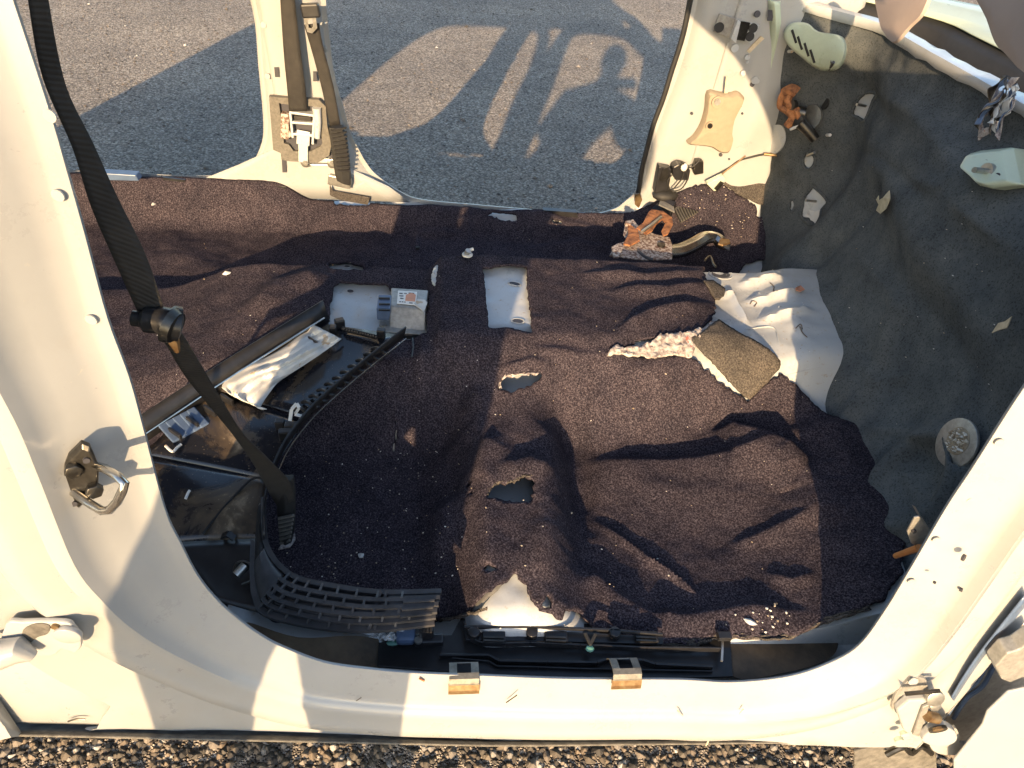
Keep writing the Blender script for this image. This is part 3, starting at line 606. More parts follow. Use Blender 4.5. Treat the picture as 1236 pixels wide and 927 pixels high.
mb = MB(); pl(mb, rowz([(530,792),(590,792),(602,799),(660,800),(720,801),(732,797),(775,798),(790,803),(860,806)], .392), .004, .012); mb.build('rail', M['black'], ret, smooth=False, bev=.001)
mb = MB(); pl(mb, rowz([(545,795),(590,799),(600,805),(650,806),(700,808),(860,811)], .388), .0025, .008); mb.build('rail', M['black'], ret, smooth=False, bev=.001)
plt = MB(); plt.prism(rowz([(562,762),(690,764),(800,770),(800,779),(690,776),(562,774)], .396), (0, 0, .004)); plt.build('face', M['black'], ret, smooth=False, bev=.001)
for a in (596, 671, 780):
    q = MB(); q.box(T(a, 770, .402), (.036, .018, .010)); so_ = q.build('slot_block', M['black'], ret, smooth=False, bev=.0015)
    q = MB(); bar(q, T(a-12, 769, .4085), T(a+12, 770, .4085), .003, .003); bar(q, T(a-12, 773, .4085), T(a+12, 774, .4085), .003, .003); q.build('slat', M['dsteel'], so_, smooth=False)
for a in (572, 642, 742): MB().disc(T(a, 764, .408), (0, 0, 1), .009, .010, 16).build('boss', M['black'], ret, bev=.001)
q = MB(); bar(q, T(706, 764, .412), T(713, 779, .408), .005, .005); bar(q, T(719, 765, .412), T(712, 779, .408), .005, .005); q.build('clip', M['rubber'], ret, smooth=False, bev=.001)
MB().ball(T(712, 783, .406), (.007, .006, .003)).build('clip_foot', M['gleaf'], ret)
q = MB(); bar(q, T(866, 768, .41), T(882, 768, .41), .012, .010); q.build('clip', M['black'], ret, smooth=False, bev=.001)
q = MB(); bar(q, T(872, 775, .40), T(871, 798, .40), .0035, .004); q.build('pin', M['steel'], ret, smooth=False)
# connector cluster left of the carrier
con = thing('wire_connector', 'small black wiring connector pair beside the foil at the sill', 'connector', tuple(T(515, 765, .39)))
q = MB(); q.box(T(515, 757, .415), (.022, .028, .026)); q.build('plug', M['black'], con, smooth=False, bev=.003)
for k in range(4): q = MB(); bar(q, T(509+k*4, 748, .43), T(508+k*4, 764, .43), .003, .004); q.build('rib', M['rubber'], con, smooth=False)
q = MB(); q.box(T(518, 773, .398), (.044, .016, .014)); q.build('plug', M['black'], con, smooth=False, bev=.003)
MB().disc(T(505, 773, .406), (0, 0, 1), .006, .004).build('button', M['steel'], con)
q = MB(); q.box(T(490, 766, .40), (.03, .03, .018)); q.build('plug', M['bluep'], con, smooth=False, bev=.006)
MB().ball(T(474, 776, .395), (.010, .005, .003)).build('tab', M['gleaf'], con)
# mud film on the trough floor, left and right
for pts in ([(300,752),(360,770),(430,768),(470,778),(462,806),(400,800),(345,782),(305,764)], [(886,768),(940,774),(985,768),(1010,775),(1000,796),(950,812),(886,818)]):
    tag(MB().prism([p for p in smooth_line([T(a, b, .378) for a, b in pts], 5, True)], (0, 0, .0022)).build('mud_patch', M['mud'], None, smooth=False), 'brown dried mud in the sill trough, '+('left end below the curved grille trim' if pts[0][0] < 500 else 'right end beside the black carrier'), 'mud')
# crumpled foil
mb = MB(); O = [T(a, b, .395) for a, b in [(428,765),(450,768),(470,764),(495,757),(508,752),(505,760),(490,770),(470,776),(455,776),(440,770)]]
cc = sum(O)/len(O); rows = []
for k in range(6):
    rows.append([cc+(p-cc)*(1-k/5)*rng.uniform(.9, 1.08)+np.array([0, 0, .012*(1-abs(k/5-.4))+rng.uniform(-.006, .006)]) for p in smooth_line(O, 4, True)])
tag(mb.loft(rows, True).build('foil_scrap', M['foil'], None, smooth=False, solid=.0005), 'crumpled silver foil scrap poking out under the curved grille trim', 'foil')
# spring clips on the sill lip
for a, b, nm, lab in ((560, 810, 'left', 'rusty spring clip on the sill lip, the left of the two'), (756, 813, 'right', 'rusty spring clip on the sill lip, the right of the two')):
    p = T(a, b, .436); t = thing('sill_clip', lab, 'clip', tuple(p), 'spring clips on the sill lip')
    X = p[0]; mb = MB(); prof = [(.032, .418), (.024, .434), (.004, .4435), (-.004, .4425), (-.0075, .436), (-.010, .428)]
    for x0, x1 in ((-.021, -.010), (.010, .021)): mb.loft([[(X+x0, y, z) for y, z in prof], [(X+x1, y, z) for y, z in prof]])
    mb.loft([[(X-.010, y, z) for y, z in prof[2:]], [(X+.010, y, z) for y, z in prof[2:]]]); mb.loft([[(X-.010, y, z) for y, z in prof[:2]], [(X+.010, y, z) for y, z in prof[:2]]])
    mb.build('spring', M['clipm'], t, solid=.0015, smooth=False)
    mb = MB(); mb.loft([[(X+x0, y, z) for y, z in [(-.0075, .4345), (-.012, .425), (-.0135, .418)]] for x0 in (-.022, 0, .022)]).build('foot', M['brass'], t, solid=.002, smooth=False)

# ------------------------------------------------------------------ large black trim tray lying across the rear footwell
tray = thing('plastic_trim_panel', 'large glossy black interior trim panel lying upside down and muddy', 'trim panel', tuple(T(340, 500, .44)))
def zt(px, py): return float(np.interp((px-200)/300*.6+(640-py)/240*.4, [0, 1], [.425, .515]))+.012
def Q(px, py, dz=0): return T(px, py, zt(px, py)+dz)
def qgrid(A, B, C, D, n, m_, bow=0):   # bilinear patch of sight points A-B (row 0) D-C (last row)
    A, B, C, D = [np.array(p, float) for p in (A, B, C, D)]; rows = []
    for v in np.linspace(0, 1, n): rows.append([Q(*(((1-v)*((1-u)*A+u*B)+v*((1-u)*D+u*C))), bow*math.sin(math.pi*u)*math.sin(math.pi*v)) for u in np.linspace(0, 1, m_)])
    return rows
MB().loft(qgrid((396,392), (478,404), (372,505), (258,470), 12, 12, -.006)).build('upper_panel', M['trim'], tray, solid=.003)
MB().loft(qgrid((258,470), (368,509), (322,578), (172,548), 12, 14, .006)).build('middle_panel', M['trim'], tray, solid=.003)
mb = MB(); mb.loft(qgrid((172,548), (322,578), (318,650), (205,655), 12, 14, .008)); mb.build('lower_panel', M['trim'], tray, solid=.003)
# raised seam across the lower panel
mb = MB(); mb.tube(smooth_line([Q(a, b, .008) for a, b in [(244,645),(268,615),(296,585),(308,577),(322,578)]], 5), .0022, 6); mb.build('seam', M['black'], tray)
# back flange: tall wall along the upper left side
def wall(pts, h, m, name, lean=(0, 0, 0), th=.003, dz=0):
    P = smooth_line([Q(a, b, dz) for a, b in pts], 5); l = np.array(lean); rows = [[p, p+np.array([0, 0, h])*.5+l*.5, p+np.array([0, 0, h])+l] for p in P]
    return MB().loft(rows).build(name, m, tray, solid=th)
wall([(398,388),(340,425),(270,470),(172,536)], .045, M['black'], 'back_flange', (-.012, .012, 0))
wall([(487,407),(440,444),(400,478),(372,505),(345,540),(326,580),(318,620),(318,655)], .030, M['black'], 'front_flange', (.006, -.004, 0))
mb = MB(); mb.tube(smooth_line([Q(a, b, .0465)+np.array([-.012, .012, 0]) for a, b in [(398,388),(340,425),(270,470),(172,536)]], 5), .0016, 6); mb.build('flange_lip', M['chrome'], tray)
mb = MB(); mb.tube(smooth_line([Q(a, b, .031)+np.array([.006, -.004, 0]) for a, b in [(487,407),(440,444),(400,478),(372,505),(345,540),(326,580)]], 5), .0012, 6); mb.build('flange_lip', M['chrome'], tray)
for k in range(11):                                # ribs standing inside the front flange
    t = k/10; a = np.array([462, 424])*(1-t)+np.array([368, 496])*t
    mb = MB(); P = [Q(a[0]-13, a[1]-3+4*0, .004), Q(a[0]-6, a[1]-4, .013), Q(a[0]+2, a[1]+2, .012), Q(a[0]+8, a[1]+2, .006)]; mb.tube(smooth_line(P, 3), [.0035]*10, 6); mb.build('rib', M['black'], tray)
for k in range(9):                                 # box stiffeners along the back flange
    t = k/8; a = np.array([372, 410])*(1-t)+np.array([205, 520])*t
    mb = MB(); bar(mb, Q(a[0], a[1], .010), Q(a[0]+14, a[1]+9, .008), .005, .018); mb.build('stiffener', M['black'], tray, smooth=False, bev=.001)
mb = MB()
for k in range(26): t = k/25; mb.ball(Q(414+40*t, 397+10*t, .010+.002*(k % 2)), (.0035, .0045, .006), 6)
mb.build('coiled_edge', M['black'], tray)
for a, b in ((402, 398), (460, 402), (410, 390), (352, 516), (338, 512), (345, 524)):
    mb = MB(); mb.box(Q(a, b, .010), (.014+rng.uniform(0, .01), .014, .02), Matrix.Rotation(rng.uniform(-.5, .5), 3, 'Z')); mb.build('clip_tower', M['black'], tray, smooth=False, bev=.002)
mb = MB(); P = [Q(350, 508, .022), Q(352, 494, .036), Q(358, 487, .040), Q(361, 492, .036), Q(356, 500, .026), Q(366, 503, .022)]; pl(mb, P, .006, .002); mb.build('clip', M['cloth'], tray, smooth=False)
for k in range(5):                                 # corrugated vent slats in the dim lower left corner
    t = k/4; mb = MB(); bar(mb, Q(196+34*t, 512-18*t, .010), Q(214+34*t, 532-18*t, .006), .016, .006); mb.build('slat', M['bluep'], tray, smooth=False, bev=.002)
# mechanical odds and ends in the shadow by the sill
mb = MB(); MB().tube([Q(285, 694, 0), Q(296, 682, .002)], .007, 12).build('roller', M['steel'], tray)
mb = MB(); P = smooth_line([Q(a, b, .004) for a, b in [(282,690),(286,680),(296,678),(308,688),(304,700),(292,706)]], 4); mb.tube(P, .0022, 6); mb.build('wire_loop', M['dsteel'], tray)
mb = MB(); pl(mb, [Q(268, 648, .004), Q(275, 644, .012), Q(283, 650, .004)], .01, .004); mb.build('hook', M['black'], tray, smooth=False)
mb = MB().loft(qgrid((205,655), (318,650), (330,745), (262,725), 10, 10, -.005)); mb.build('end_panel', M['black'], tray, solid=.003)
# ------------------------------------------------------------------ curved slotted trim
gr = thing('slotted_trim', 'curved black plastic trim with rows of slots across the rear corner of the sill', 'trim', tuple(T(420, 730, .43)))
INN = smooth_line([(318,600),(319,640),(324,662),(338,682),(360,697),(400,706),(460,714),(533,713)], 8); OUTR = smooth_line([(306,620),(306,655),(305,690),(308,722),(322,742),(385,757),(450,760),(524,752)], 8)
zi = lambda k, n: .475-.035*k/n
n = len(INN)-1
def G(i, v, dz=0): i = min(max(i, 0), n); a = np.array(INN[int(i)])*(1-i % 1)+np.array(INN[min(int(i)+1, n)])*(i % 1); b = np.array(OUTR[int(i)])*(1-i % 1)+np.array(OUTR[min(int(i)+1, n)])*(i % 1); q = a*(1-v)+b*v; return T(q[0], q[1], .462+.012*math.sin(math.pi*v)-.012*v+dz)
MB().loft([[G(i, v, -.004) for v in np.linspace(0, 1, 8)] for i in range(n+1)]).build('backing', M['black'], gr, solid=.002)
for v, w_ in ((.02, .008), (.22, .0065), (.42, .0065), (.62, .0065), (.80, .0065), (.97, .010)):
    mb = MB(); P = [G(i, v, .002) for i in range((0 if v in (.02, .97) else 27), n+1)]; rows = []
    for k, p in enumerate(P):
        t = P[min(k+1, len(P)-1)]-P[max(k-1, 0)]; t /= np.linalg.norm(t); s_ = np.cross([0, 0, 1], t); rows.append([p-s_*w_/2+[0,0,-.004], p-s_*w_/2+[0,0,.002], p+s_*w_/2+[0,0,.002], p+s_*w_/2+[0,0,-.004]])
    mb.loft(rows, True, True).build('bar', M['skylit'], gr, smooth=False)
r2_ = random.Random(3)
for row, (v0, v1) in enumerate(((.02, .22), (.22, .42), (.42, .62), (.62, .80), (.80, .97))):
    for k in range(8):
        i = 29+k*3.1+(row % 2)*1.4
        if i > n-2: continue
        mb = MB(); bar(mb, G(i, v0, .0015), G(i, v1, .0015), .0035, .006); mb.build('divider', M['skylit'], gr, smooth=False)
for i in (n-8, n-7.2): mb = MB(); bar(mb, G(i, 0, .005), G(i-.6, 1, .005), .004, .006); mb.build('cross_rib', M['skylit'], gr, smooth=False)
MB().loft([[G(i, v, -.001) for v in np.linspace(.02, .97, 5)] for i in np.arange(14, 28, .5)]).build('plain_face', M['skylit'], gr, solid=.002)
MB().loft([[G(i, v, -.000) for v in np.linspace(.08, .90, 5)] for i in np.arange(n-7, n+.1, .5)]).build('end_face', M['skylit'], gr, solid=.002)
mb = MB()
for v in (.3, .5, .7): bar(mb, G(n-5, v, .005), G(n-1, v, .005), .003, .004)
mb.build('end_rib', M['skylit'], gr, smooth=False)

# ------------------------------------------------------------------ crumpled white cloth bag on the tray
def blob(outline, zf, hgt, m, name, parent=None, seed=0, n=6, foldn=9, wob=.004, thick=.0):
    P2 = smooth_line([np.array(p, float) for p in outline], 6, True); c = sum(P2)/len(P2); N = len(P2)
    r = np.random.default_rng(seed); rows = []
    for k in range(n+1):
        s_ = k/n; row = []
        for j, p in enumerate(P2):
            q = c+(p-c)*(1-s_*.985); e = 1-(1-s_)**2.2; z = zf(*q)+hgt*e+wob*s_*(1-s_)*4*math.sin(foldn*2*math.pi*j/N+seed+3*s_)+wob*.5*r.normal()*(s_ > 0)*.35
            row.append(T(q[0], q[1], z))
        rows.append(row)
    return MB().loft(rows, True, True).build(name, m, parent)
TE = smooth_line([(268,468),(274,456),(298,441),(322,431),(346,417),(366,401),(376,391)], 7); BE = smooth_line([(322,494),(314,492),(330,468),(340,458),(362,444),(392,424),(412,409)], 7); rows = []
rb = np.random.default_rng(5)
for k, (a_, b_) in enumerate(zip(TE, BE)):
    row = []; K_ = len(TE)-1; t = k/K_
    for u in np.linspace(0, 1, 22):
        q = a_*(1-u)+b_*u+np.array([-8*math.sin(math.pi*u)*(1-t)**4+10*math.sin(math.pi*u)*t**6*0, 0]); env = math.sin(math.pi*min(max(u, .03), .97))**.55
        h_ = (.020+.008*math.sin(math.pi*t))*env*(1-.55*math.exp(-((t-.86)/.06)**2))
        h_ += .0028*env*math.sin(2*math.pi*(u*2.3+.35*math.sin(5*t)))+.003*env*math.sin(2*math.pi*(t*5+u*1.5))*(1-t)+.003*env*math.sin(2*math.pi*(u*4-t*3))
        h_ += .003*env*abs(float(vnoise(np.array(q[0]/300+2), np.array(q[1]/300+2), 22, 77)))
        row.append(T(q[0], q[1], zt(*q)+.003+h_))
    rows.append(row)
bag = MB().loft(rows).build('cloth_bag', M['cloth'], None, solid=.002)
tag(bag, 'crumpled white cloth bundle lying on the black trim panel', 'cloth')

# ------------------------------------------------------------------ airbag control module on the tunnel
mod = thing('control_module', 'small alloy control module with paper label bolted on the tunnel', 'control module', tuple(F(492, 385)))
zb = float(F(492, 385)[2])-.006
def yb(px, py, z): return T(px, py, z)
bq = [yb(470, 398, zb), yb(514, 402, zb), yb(517, 366, zb), yb(472, 362, zb)]
tp = [yb(471, 369, zb+.036), yb(513, 374, zb+.036), yb(517, 350, zb+.036), yb(472, 347, zb+.036)]
MB().loft([bq, tp], True, True).build('housing', M['alloy'], mod, smooth=False, bev=.003)
mb = MB(); mb.prism([yb(463, 402, zb), yb(518, 406, zb), yb(519, 400, zb), yb(463, 395, zb)], (0, 0, .004)); mb.build('foot', M['alloy'], mod, smooth=False, bev=.001)
lb = MB(); lq = [yb(479, 366.5, zb+.0375), yb(502, 368.5, zb+.0375), yb(503.5, 352.5, zb+.0375), yb(480.5, 351, zb+.0375)]; lb.prism(lq, (0, 0, .0008)); lo_ = lb.build('label', M['label'], mod, smooth=False)
mb = MB(); mb.prism([yb(489, 363, zb+.0386), yb(501, 364, zb+.0386), yb(502, 356, zb+.0386), yb(497, 353.5, zb+.0386), yb(490, 356, zb+.0386)], (0, 0, .0006)); mb.build('orange_mark', M['orange'], lo_, smooth=False)
mb = MB()
for (a, b, L) in ((482, 354, 4), (488, 354, 3), (493, 353.6, 7), (482, 357, 5), (483, 360, 4), (482, 364, 2), (485, 364.2, 2), (488, 364.4, 1.6), (494, 365.5, 4)): bar(mb, yb(a, b, zb+.0388), yb(a+L, b+.3, zb+.0388), .0026, .0006)
mb.build('print', M['ink_hole'], lo_, smooth=False)
mb = MB(); mb.prism([yb(a, b, zb+.0372) for a, b in [(500,368),(504,362),(512,363),(516,366),(513,374),(511,377),(507,373)]], (0, 0, .003)); mb.build('white_smear', M['cloth'], mod, smooth=False)
mb = MB(); mb.box((yb(464, 368, zb+.022)+yb(464, 374, zb+.022))/2, (.030, .055, .032)); cn = mb.build('connector', M['bluep'], mod, smooth=False, bev=.003)
for k in range(3): mb = MB(); mb.box(yb(464, 360+k*7, zb+.040), (.024, .004, .004)); mb.build('ridge', M['black'], cn, smooth=False)
MB().disc(yb(462, 392, zb+.004), (0, 0, 1), .008, .006, 14).build('bolt', M['steel'], mod)
mb = MB(); mb.box(yb(497, 405, zb-.004), (.035, .012, .014)); mb.build('plug', M['black'], mod, smooth=False, bev=.002)
mb = MB(); pl(mb, [F(498, 408, .002), F(499, 418, .002), F(497, 431, .002)], .0025, .002); mb.build('wire', M['dsteel'], mod, smooth=False)
# slots in the bare steel seen through the carpet openings, each a black patch painting an opening's shade, with a pressed rim
def pslot(a, b, L, wd, ang=0, name='slot', m=None, rim=True, fn=pan, off=.001):
    p = solve(a, b, fn); d = MB(); t = np.linspace(0, 6.283, 22, endpoint=False); R = np.array([[math.cos(ang), -math.sin(ang)], [math.sin(ang), math.cos(ang)]])
    e = lambda s_: [np.array([*(p[:2]+R@np.array([L/2*math.cos(q)*s_, wd/2*math.sin(q)*s_])), 0]) for q in t]
    o_ = e(1); P = [np.array([q[0], q[1], float(fn(q[0], q[1]))+off]) for q in o_]; d.prism(P, (0, 0, .0012)); d.build(name, m or M['ink_hole'], floor_pan, smooth=False)
    if rim: 
        P = [np.array([q[0], q[1], float(fn(q[0], q[1]))+off+.0005]) for q in e(1.3)]; MB().tube(P+[P[0]], .0012, 5).build('slot_rim', M['whiteb'], floor_pan)
pslot(423, 352, .014, .011); pslot(621, 343, .024, .012); pslot(625, 388, .022, .014); pslot(870, 331, .048, .034, name='round_hole')
pslot(419, 322, .015, .008); pslot(437, 322, .012, .006, rim=False); pslot(672, 268, .014, .01)
for P in ([(929,342),(934,347),(933,352),(938,352)], [(965,395),(968,402),(974,408)], [(905,368),(908,364),(913,366),(910,371)], [(960,397),(966,392),(968,398)]):
    tag(MB().tube(smooth_line([solve(a, b, pan)+[0, 0, .002] for a, b in P], 4), .0011, 5).build('twig', M['mud'], None), {929: 'tiny curled twig on the ribbed bare steel near the upper ribs', 965: 'thin bent stalk on the lower right of the bare steel', 905: 'small hooked sprig near the middle of the bare steel', 960: 'short curved sprig beside the lower right stalk on bare steel'}[P[0][0]], 'twig')
# white seam lines pressed into the bare floor
for P in ([(900,398),(932,395),(940,412),(944,440)], [(944,455),(970,448),(990,444)]):
    MB().tube(smooth_line([solve(a, b, pan)+[0, 0, .0003] for a, b in P], 5), .0016, 5).build('seam', M['whiteb'], floor_pan)

# ------------------------------------------------------------------ near seat belt hanging across the opening
def K(px, py, off=0.):
    d = ray(px, py); Y = 1.5-.036-off; t = (Y-CY+(-LEAN)*(CZ-.42))/(d[1]+LEAN*d[2]); return EYE+t*d
belt = thing('seat_belt', 'black front seat belt hanging down across the left of the opening to its floor anchor', 'seat belt', (-.3, .1, 1.3))
def ribbon(P, Wd, m, name, parent, th=.0015):       # P centres, Wd half-width vectors
    A = smooth_line(P, 6); B = smooth_line(Wd, 6); return MB().loft([[a-b*u for u in (-1, -.5, 0, .5, 1)] for a, b in zip(A, B)]).build(name, m, parent, solid=th)
def rp(pL, pR, Yv): 
    a, b = aty(*pL, Yv[0]), aty(*pR, Yv[1]); return (a+b)/2, (b-a)/2
seq = [((28,-60),(52,-60),(.11,.12)), ((36,12),(60,12),(.11,.12)), ((52,95),(80,105),(.115,.125)), ((88,180),(112,172),(.12,.13)), ((110,250),(142,238),(.12,.13)), ((145,330),(176,308),(.12,.13)), ((167,378),(198,372),(.12,.125))]
c_ = [rp(*q) for q in seq]; ribbon([q[0] for q in c_], [q[1] for q in c_], M['web'], 'webbing', belt)
seq = [((190,398),(216,398),(.13,.135)), ((203,420),(226,412),(.135,.14)), ((225,456),(246,446),(.15,.155)), ((258,496),(272,490),(.18,.18)), ((284,528),(294,524),(.22,.21)), ((306,560),(322,552),(.26,.25)), ((328,600),(350,582),(.295,.285)), ((336,612),(355,604),(.30,.295))]
c_ = [rp(*q) for q in seq]; ribbon([q[0] for q in c_], [q[1] for q in c_], M['web'], 'lap_webbing', belt)
a, b = aty(160, 382, .115), aty(218, 390, .115)
mb = MB(); ax = (b-a); rows = []
P = [aty(160, 384, .115), aty(176, 386, .115), aty(196, 388, .115), aty(208, 390, .115), aty(220, 392, .117)]
mb.tube(smooth_line(P, 3), [.008]*3+[.013]*3+[.015]*3+[.018]*3+[.010], 12); tg = mb.build('tongue_grip', M['black'], belt)
mb = MB(); mb.tube([aty(204, 392, .108), aty(213, 396, .106)], [.019, .016], 14); mb.build('tongue_bezel', M['dsteel'], tg)
mb = MB(); mb.tube([aty(206, 406, .12), aty(210, 412, .12), aty(214, 424, .122)], [.007, .006, .003], 8); mb.build('tongue_pin', M['brass'], belt)
bt = MB(); rows = []
for (l, r_, yv) in (((332,583),(354,578),.30), ((333,600),(356,598),.30), ((334,620),(356,620),.30), ((336,640),(355,642),.295), ((338,655),(352,655),.29)):
    a, b = aty(*l, yv), aty(*r_, yv); rows.append([a, a+(b-a)*.5+[0, -.008, 0], b, b+[0, .01, 0], a+(b-a)*.5+[0, .014, 0], a+[0, .01, 0]])
bt.loft(rows, True, True); bo = bt.build('anchor_boot', M['rubber'], belt, bev=.002, smooth=False)
for k in range(7):
    t = k/6; a, b = aty(336+t*2, 626+t*30, .287), aty(355-t*5, 622+t*30, .287); mb = MB(); bar(mb, a, b, .004, .004); mb.build('rib', M['felting'], bo, smooth=False)
tag(MB().prism([F(a, b, .002) for a, b in [(336,664),(342,655),(356,645),(357,652),(350,661)]], (0, 0, .003)).build('fluff_scrap', M['tissue'], None, smooth=False), 'pale fluffy scrap under the near seat belt boot', 'scrap')
for L, lab in (([(524,322),(528,320),(531,326),(526,330)], 'a'),):
    pass

# ------------------------------------------------------------------ far B pillar: belt, retractor, gasket, plates
def Kp(pts, off=0): return [K(a, b, off) for a, b in pts]
IN = (0, -.004, 0)
fb = thing('seat_belt_retractor', 'far side seat belt with bare metal retractor in a grey foam gasket on the pillar', 'seat belt', tuple(K(365, 155)))
def frame_prism(outer, inner, th, m, name, parent, off=0):
    O = Kp(outer, off); I = Kp(inner, off); v = np.array([0, -th, 0]); n = len(O)
    return MB().loft([O, [p+v for p in O], [p+v for p in I], I], True).build(name, m, parent, smooth=False)
frame_prism([(326,114),(350,116),(386,118),(394,126),(396,150),(401,172),(398,185),(384,194),(352,192),(341,190),(340,182),(331,178)], [(338,122),(352,124),(380,126),(388,132),(388,152),(390,170),(388,174),(376,180),(356,180),(350,172),(344,170),(342,150)], .016, M['felting'], 'gasket', fb)
MB().prism(Kp([(338,122),(352,124),(380,126),(388,132),(388,152),(390,170),(388,174),(376,180),(356,180),(350,172),(344,170),(342,150)], .001), IN).build('pocket', M['ink_hole'], fb, smooth=False)  # black plate, paints the shade of a deep recess
def kbar(mb, p, q, wd, ht, off): 
    return bar(mb, K(*p, off), K(*q, off), wd, ht, up=(0, -1, 0))
q = MB(); kbar(q, (342,150), (351,164), .016, .02, .012); kbar(q, (345,136), (344,166), .022, .02, .014); q.build('spool_cover', M['rustgrey'], fb, smooth=False, bev=.003)
q = MB()
for p1, p2 in (((350,134),(380,138)), ((351,146),(380,148)), ((353,160),(378,162)), ((351,134),(354,164)), ((380,136),(378,172))): kbar(q, p1, p2, .006, .024, .014)
q.build('retractor_frame', M['whiteb'], fb, smooth=False, bev=.001)
q = MB(); kbar(q, (355,142), (377,144), .018, .018, .006); q.build('spool', M['web'], fb, smooth=False, bev=.004)
MB().tube([K(382, 130, .02), K(384, 148, .022), K(383, 166, .02)], [.012, .009, .008], 12).build('spring_housing', M['whiteb'], fb)
q = MB(); kbar(q, (358,165), (374,168), .04, .004, .022); kbar(q, (366,166), (366,196), .026, .004, .020); q.build('bracket', M['whiteb'], fb, smooth=False, bev=.002)
q = MB(); kbar(q, (366,192), (404,194), .012, .008, .006); kbar(q, (366,198), (404,199), .004, .010, .008); q.build('bracket_arm', M['whiteb'], fb, smooth=False, bev=.002)
for a, b in ((369, 196), (401, 197)): mbb = MB().disc(K(a, b, .010), (0, 1, 0), .014, .008, 16).build('washer', M['steel'], fb, bev=.001); MB().disc(K(a, b, .018), (0, 1, 0), .008, .010, 6).build('bolt', M['steel'], mbb)
def krib(pts, m, name, parent, th=.002):
    C_ = smooth_line([(K(*l, o)+K(*r_, o))/2 for l, r_, o in pts], 5); H_ = smooth_line([(K(*r_, o)-K(*l, o))/2 for l, r_, o in pts], 5)
    return MB().loft([[c+h*u for u in (-1, -.5, 0, .5, 1)] for c, h in zip(C_, H_)]).build(name, m, parent, solid=th)
krib([((337,-30),(355,-30),.03), ((339,12),(357,12),.03), ((343,70),(364,70),.03), ((346,100),(368,100),.03), ((349,134),(371,134),.022)], M['web'], 'webbing', fb)
krib([((367,30),(385,28),.035), ((376,60),(390,56),.03), ((388,105),(402,102),.03), ((398,152),(411,150),.028)], M['web'], 'lap_webbing', fb)
# boot over the lower belt anchor
bt = MB(); rows = []
for l, r_, o in (((398,150),(414,150),.012), ((400,165),(419,165),.012), ((403,190),(422,190),.012), ((406,208),(424,214),.012), ((408,214),(424,220),.012)):
    a, b = K(*l, .002), K(*r_, .002); v = np.array([0, -.028, 0]); rows.append([a, b, b+v*.9, (a+b)/2+v*1.1, a+v*.9])
bo = bt.loft(rows, True, True).build('anchor_boot', M['rubber'], fb, smooth=False, bev=.002)
for k in range(11):
    t = k/10; q = MB(); kbar(q, (400+t*8, 158+t*48), (418+t*5, 154+t*52), .0045, .005, .034); q.build('rib', M['black'], bo, smooth=False)
q = MB(); kbar(q, (396,216), (424,222), .03, .012, .01); q.build('anchor_foot', M['steel'], fb, smooth=False, bev=.003)
tgn = thing('belt_tongue', 'metal buckle tongue on the narrow far belt at the top of the pillar', 'belt tongue', tuple(K(376, 30)))
q = MB(); kbar(q, (364,13), (386,12), .03, .02, .04); q.build('grip', M['black'], tgn, smooth=False, bev=.004)
frame_prism([(366,20),(381,17),(383,34),(377,40),(371,38)], [(371,24),(378,22),(378,32),(376,34),(373,33)], .003, M['steel'], 'plate', tgn, .045)
for pts in ([(331,81),(336,81),(337,93),(332,93)], [(378,86),(382,86),(383,98),(378,98)], [(340,192),(345,192),(346,208),(341,208)], [(398,184),(403,184),(403,191),(398,191)], [(344,121),(347,121),(347,126),(344,126)]):
    MB().prism(Kp(pts, .0015), (0, -.001, 0)).build('slot', M['ink_hole'], far_frame, smooth=False)
for a, b in ((390,30), (392,60), (395,88), (397,104), (399,120), (318,30), (332,150), (334,170), (352,203), (323,92), (402,136)):
    MB().disc(K(a, b, -.004), (0, 1, 0), .007, .003, 12).build('spot_weld', M['white'], far_frame)
tag(MB().prism(Kp([(398,222),(402,230),(446,238),(444,246),(410,240),(398,234)], .012), (0, .0, -.004)).build('torn_pad', M['felt'], None, smooth=False), 'torn edge pad on the far sill below the belt boot', 'pad')
# blue grey plastic and dark clips along the far rear sill
tag(MB().prism([aty(a, b, 1.44) for a, b in [(120,203),(168,206),(172,213),(130,212)]], (0, -.03, 0)).build('sill_plastic', M['bluep'], None, smooth=False, bev=.002), 'blue black plastic strip on the far rear sill at left', 'plastic strip')
for x0, x1, b in ((197, 224, 215), (323, 345, 224)): MB().prism([aty(a, c, 1.455) for a, c in [(x0,b-2),(x1,b+1),(x1,b+4),(x0,b+1)]], (0, -.006, 0)).build('trim_strip', M['black'], car, smooth=False)
MB().prism([aty(a, c, 1.46) for a, c in [(655,250),(695,253),(697,259),(657,256)]], (0, -.02, 0)).build('trim_strip', M['black'], car, smooth=False)
# weatherstrip on the far front pillar edge
P = smooth_line([side(a, b, 1.5, -LEAN)+[0, -.006, 0] for a, b in [(836,-20),(824,40),(810,85),(800,118),(788,150),(780,180),(774,205),(770,232)]], 5)
MB().tube(P, .0075, 8).build('weatherstrip', M['rubber'], car)

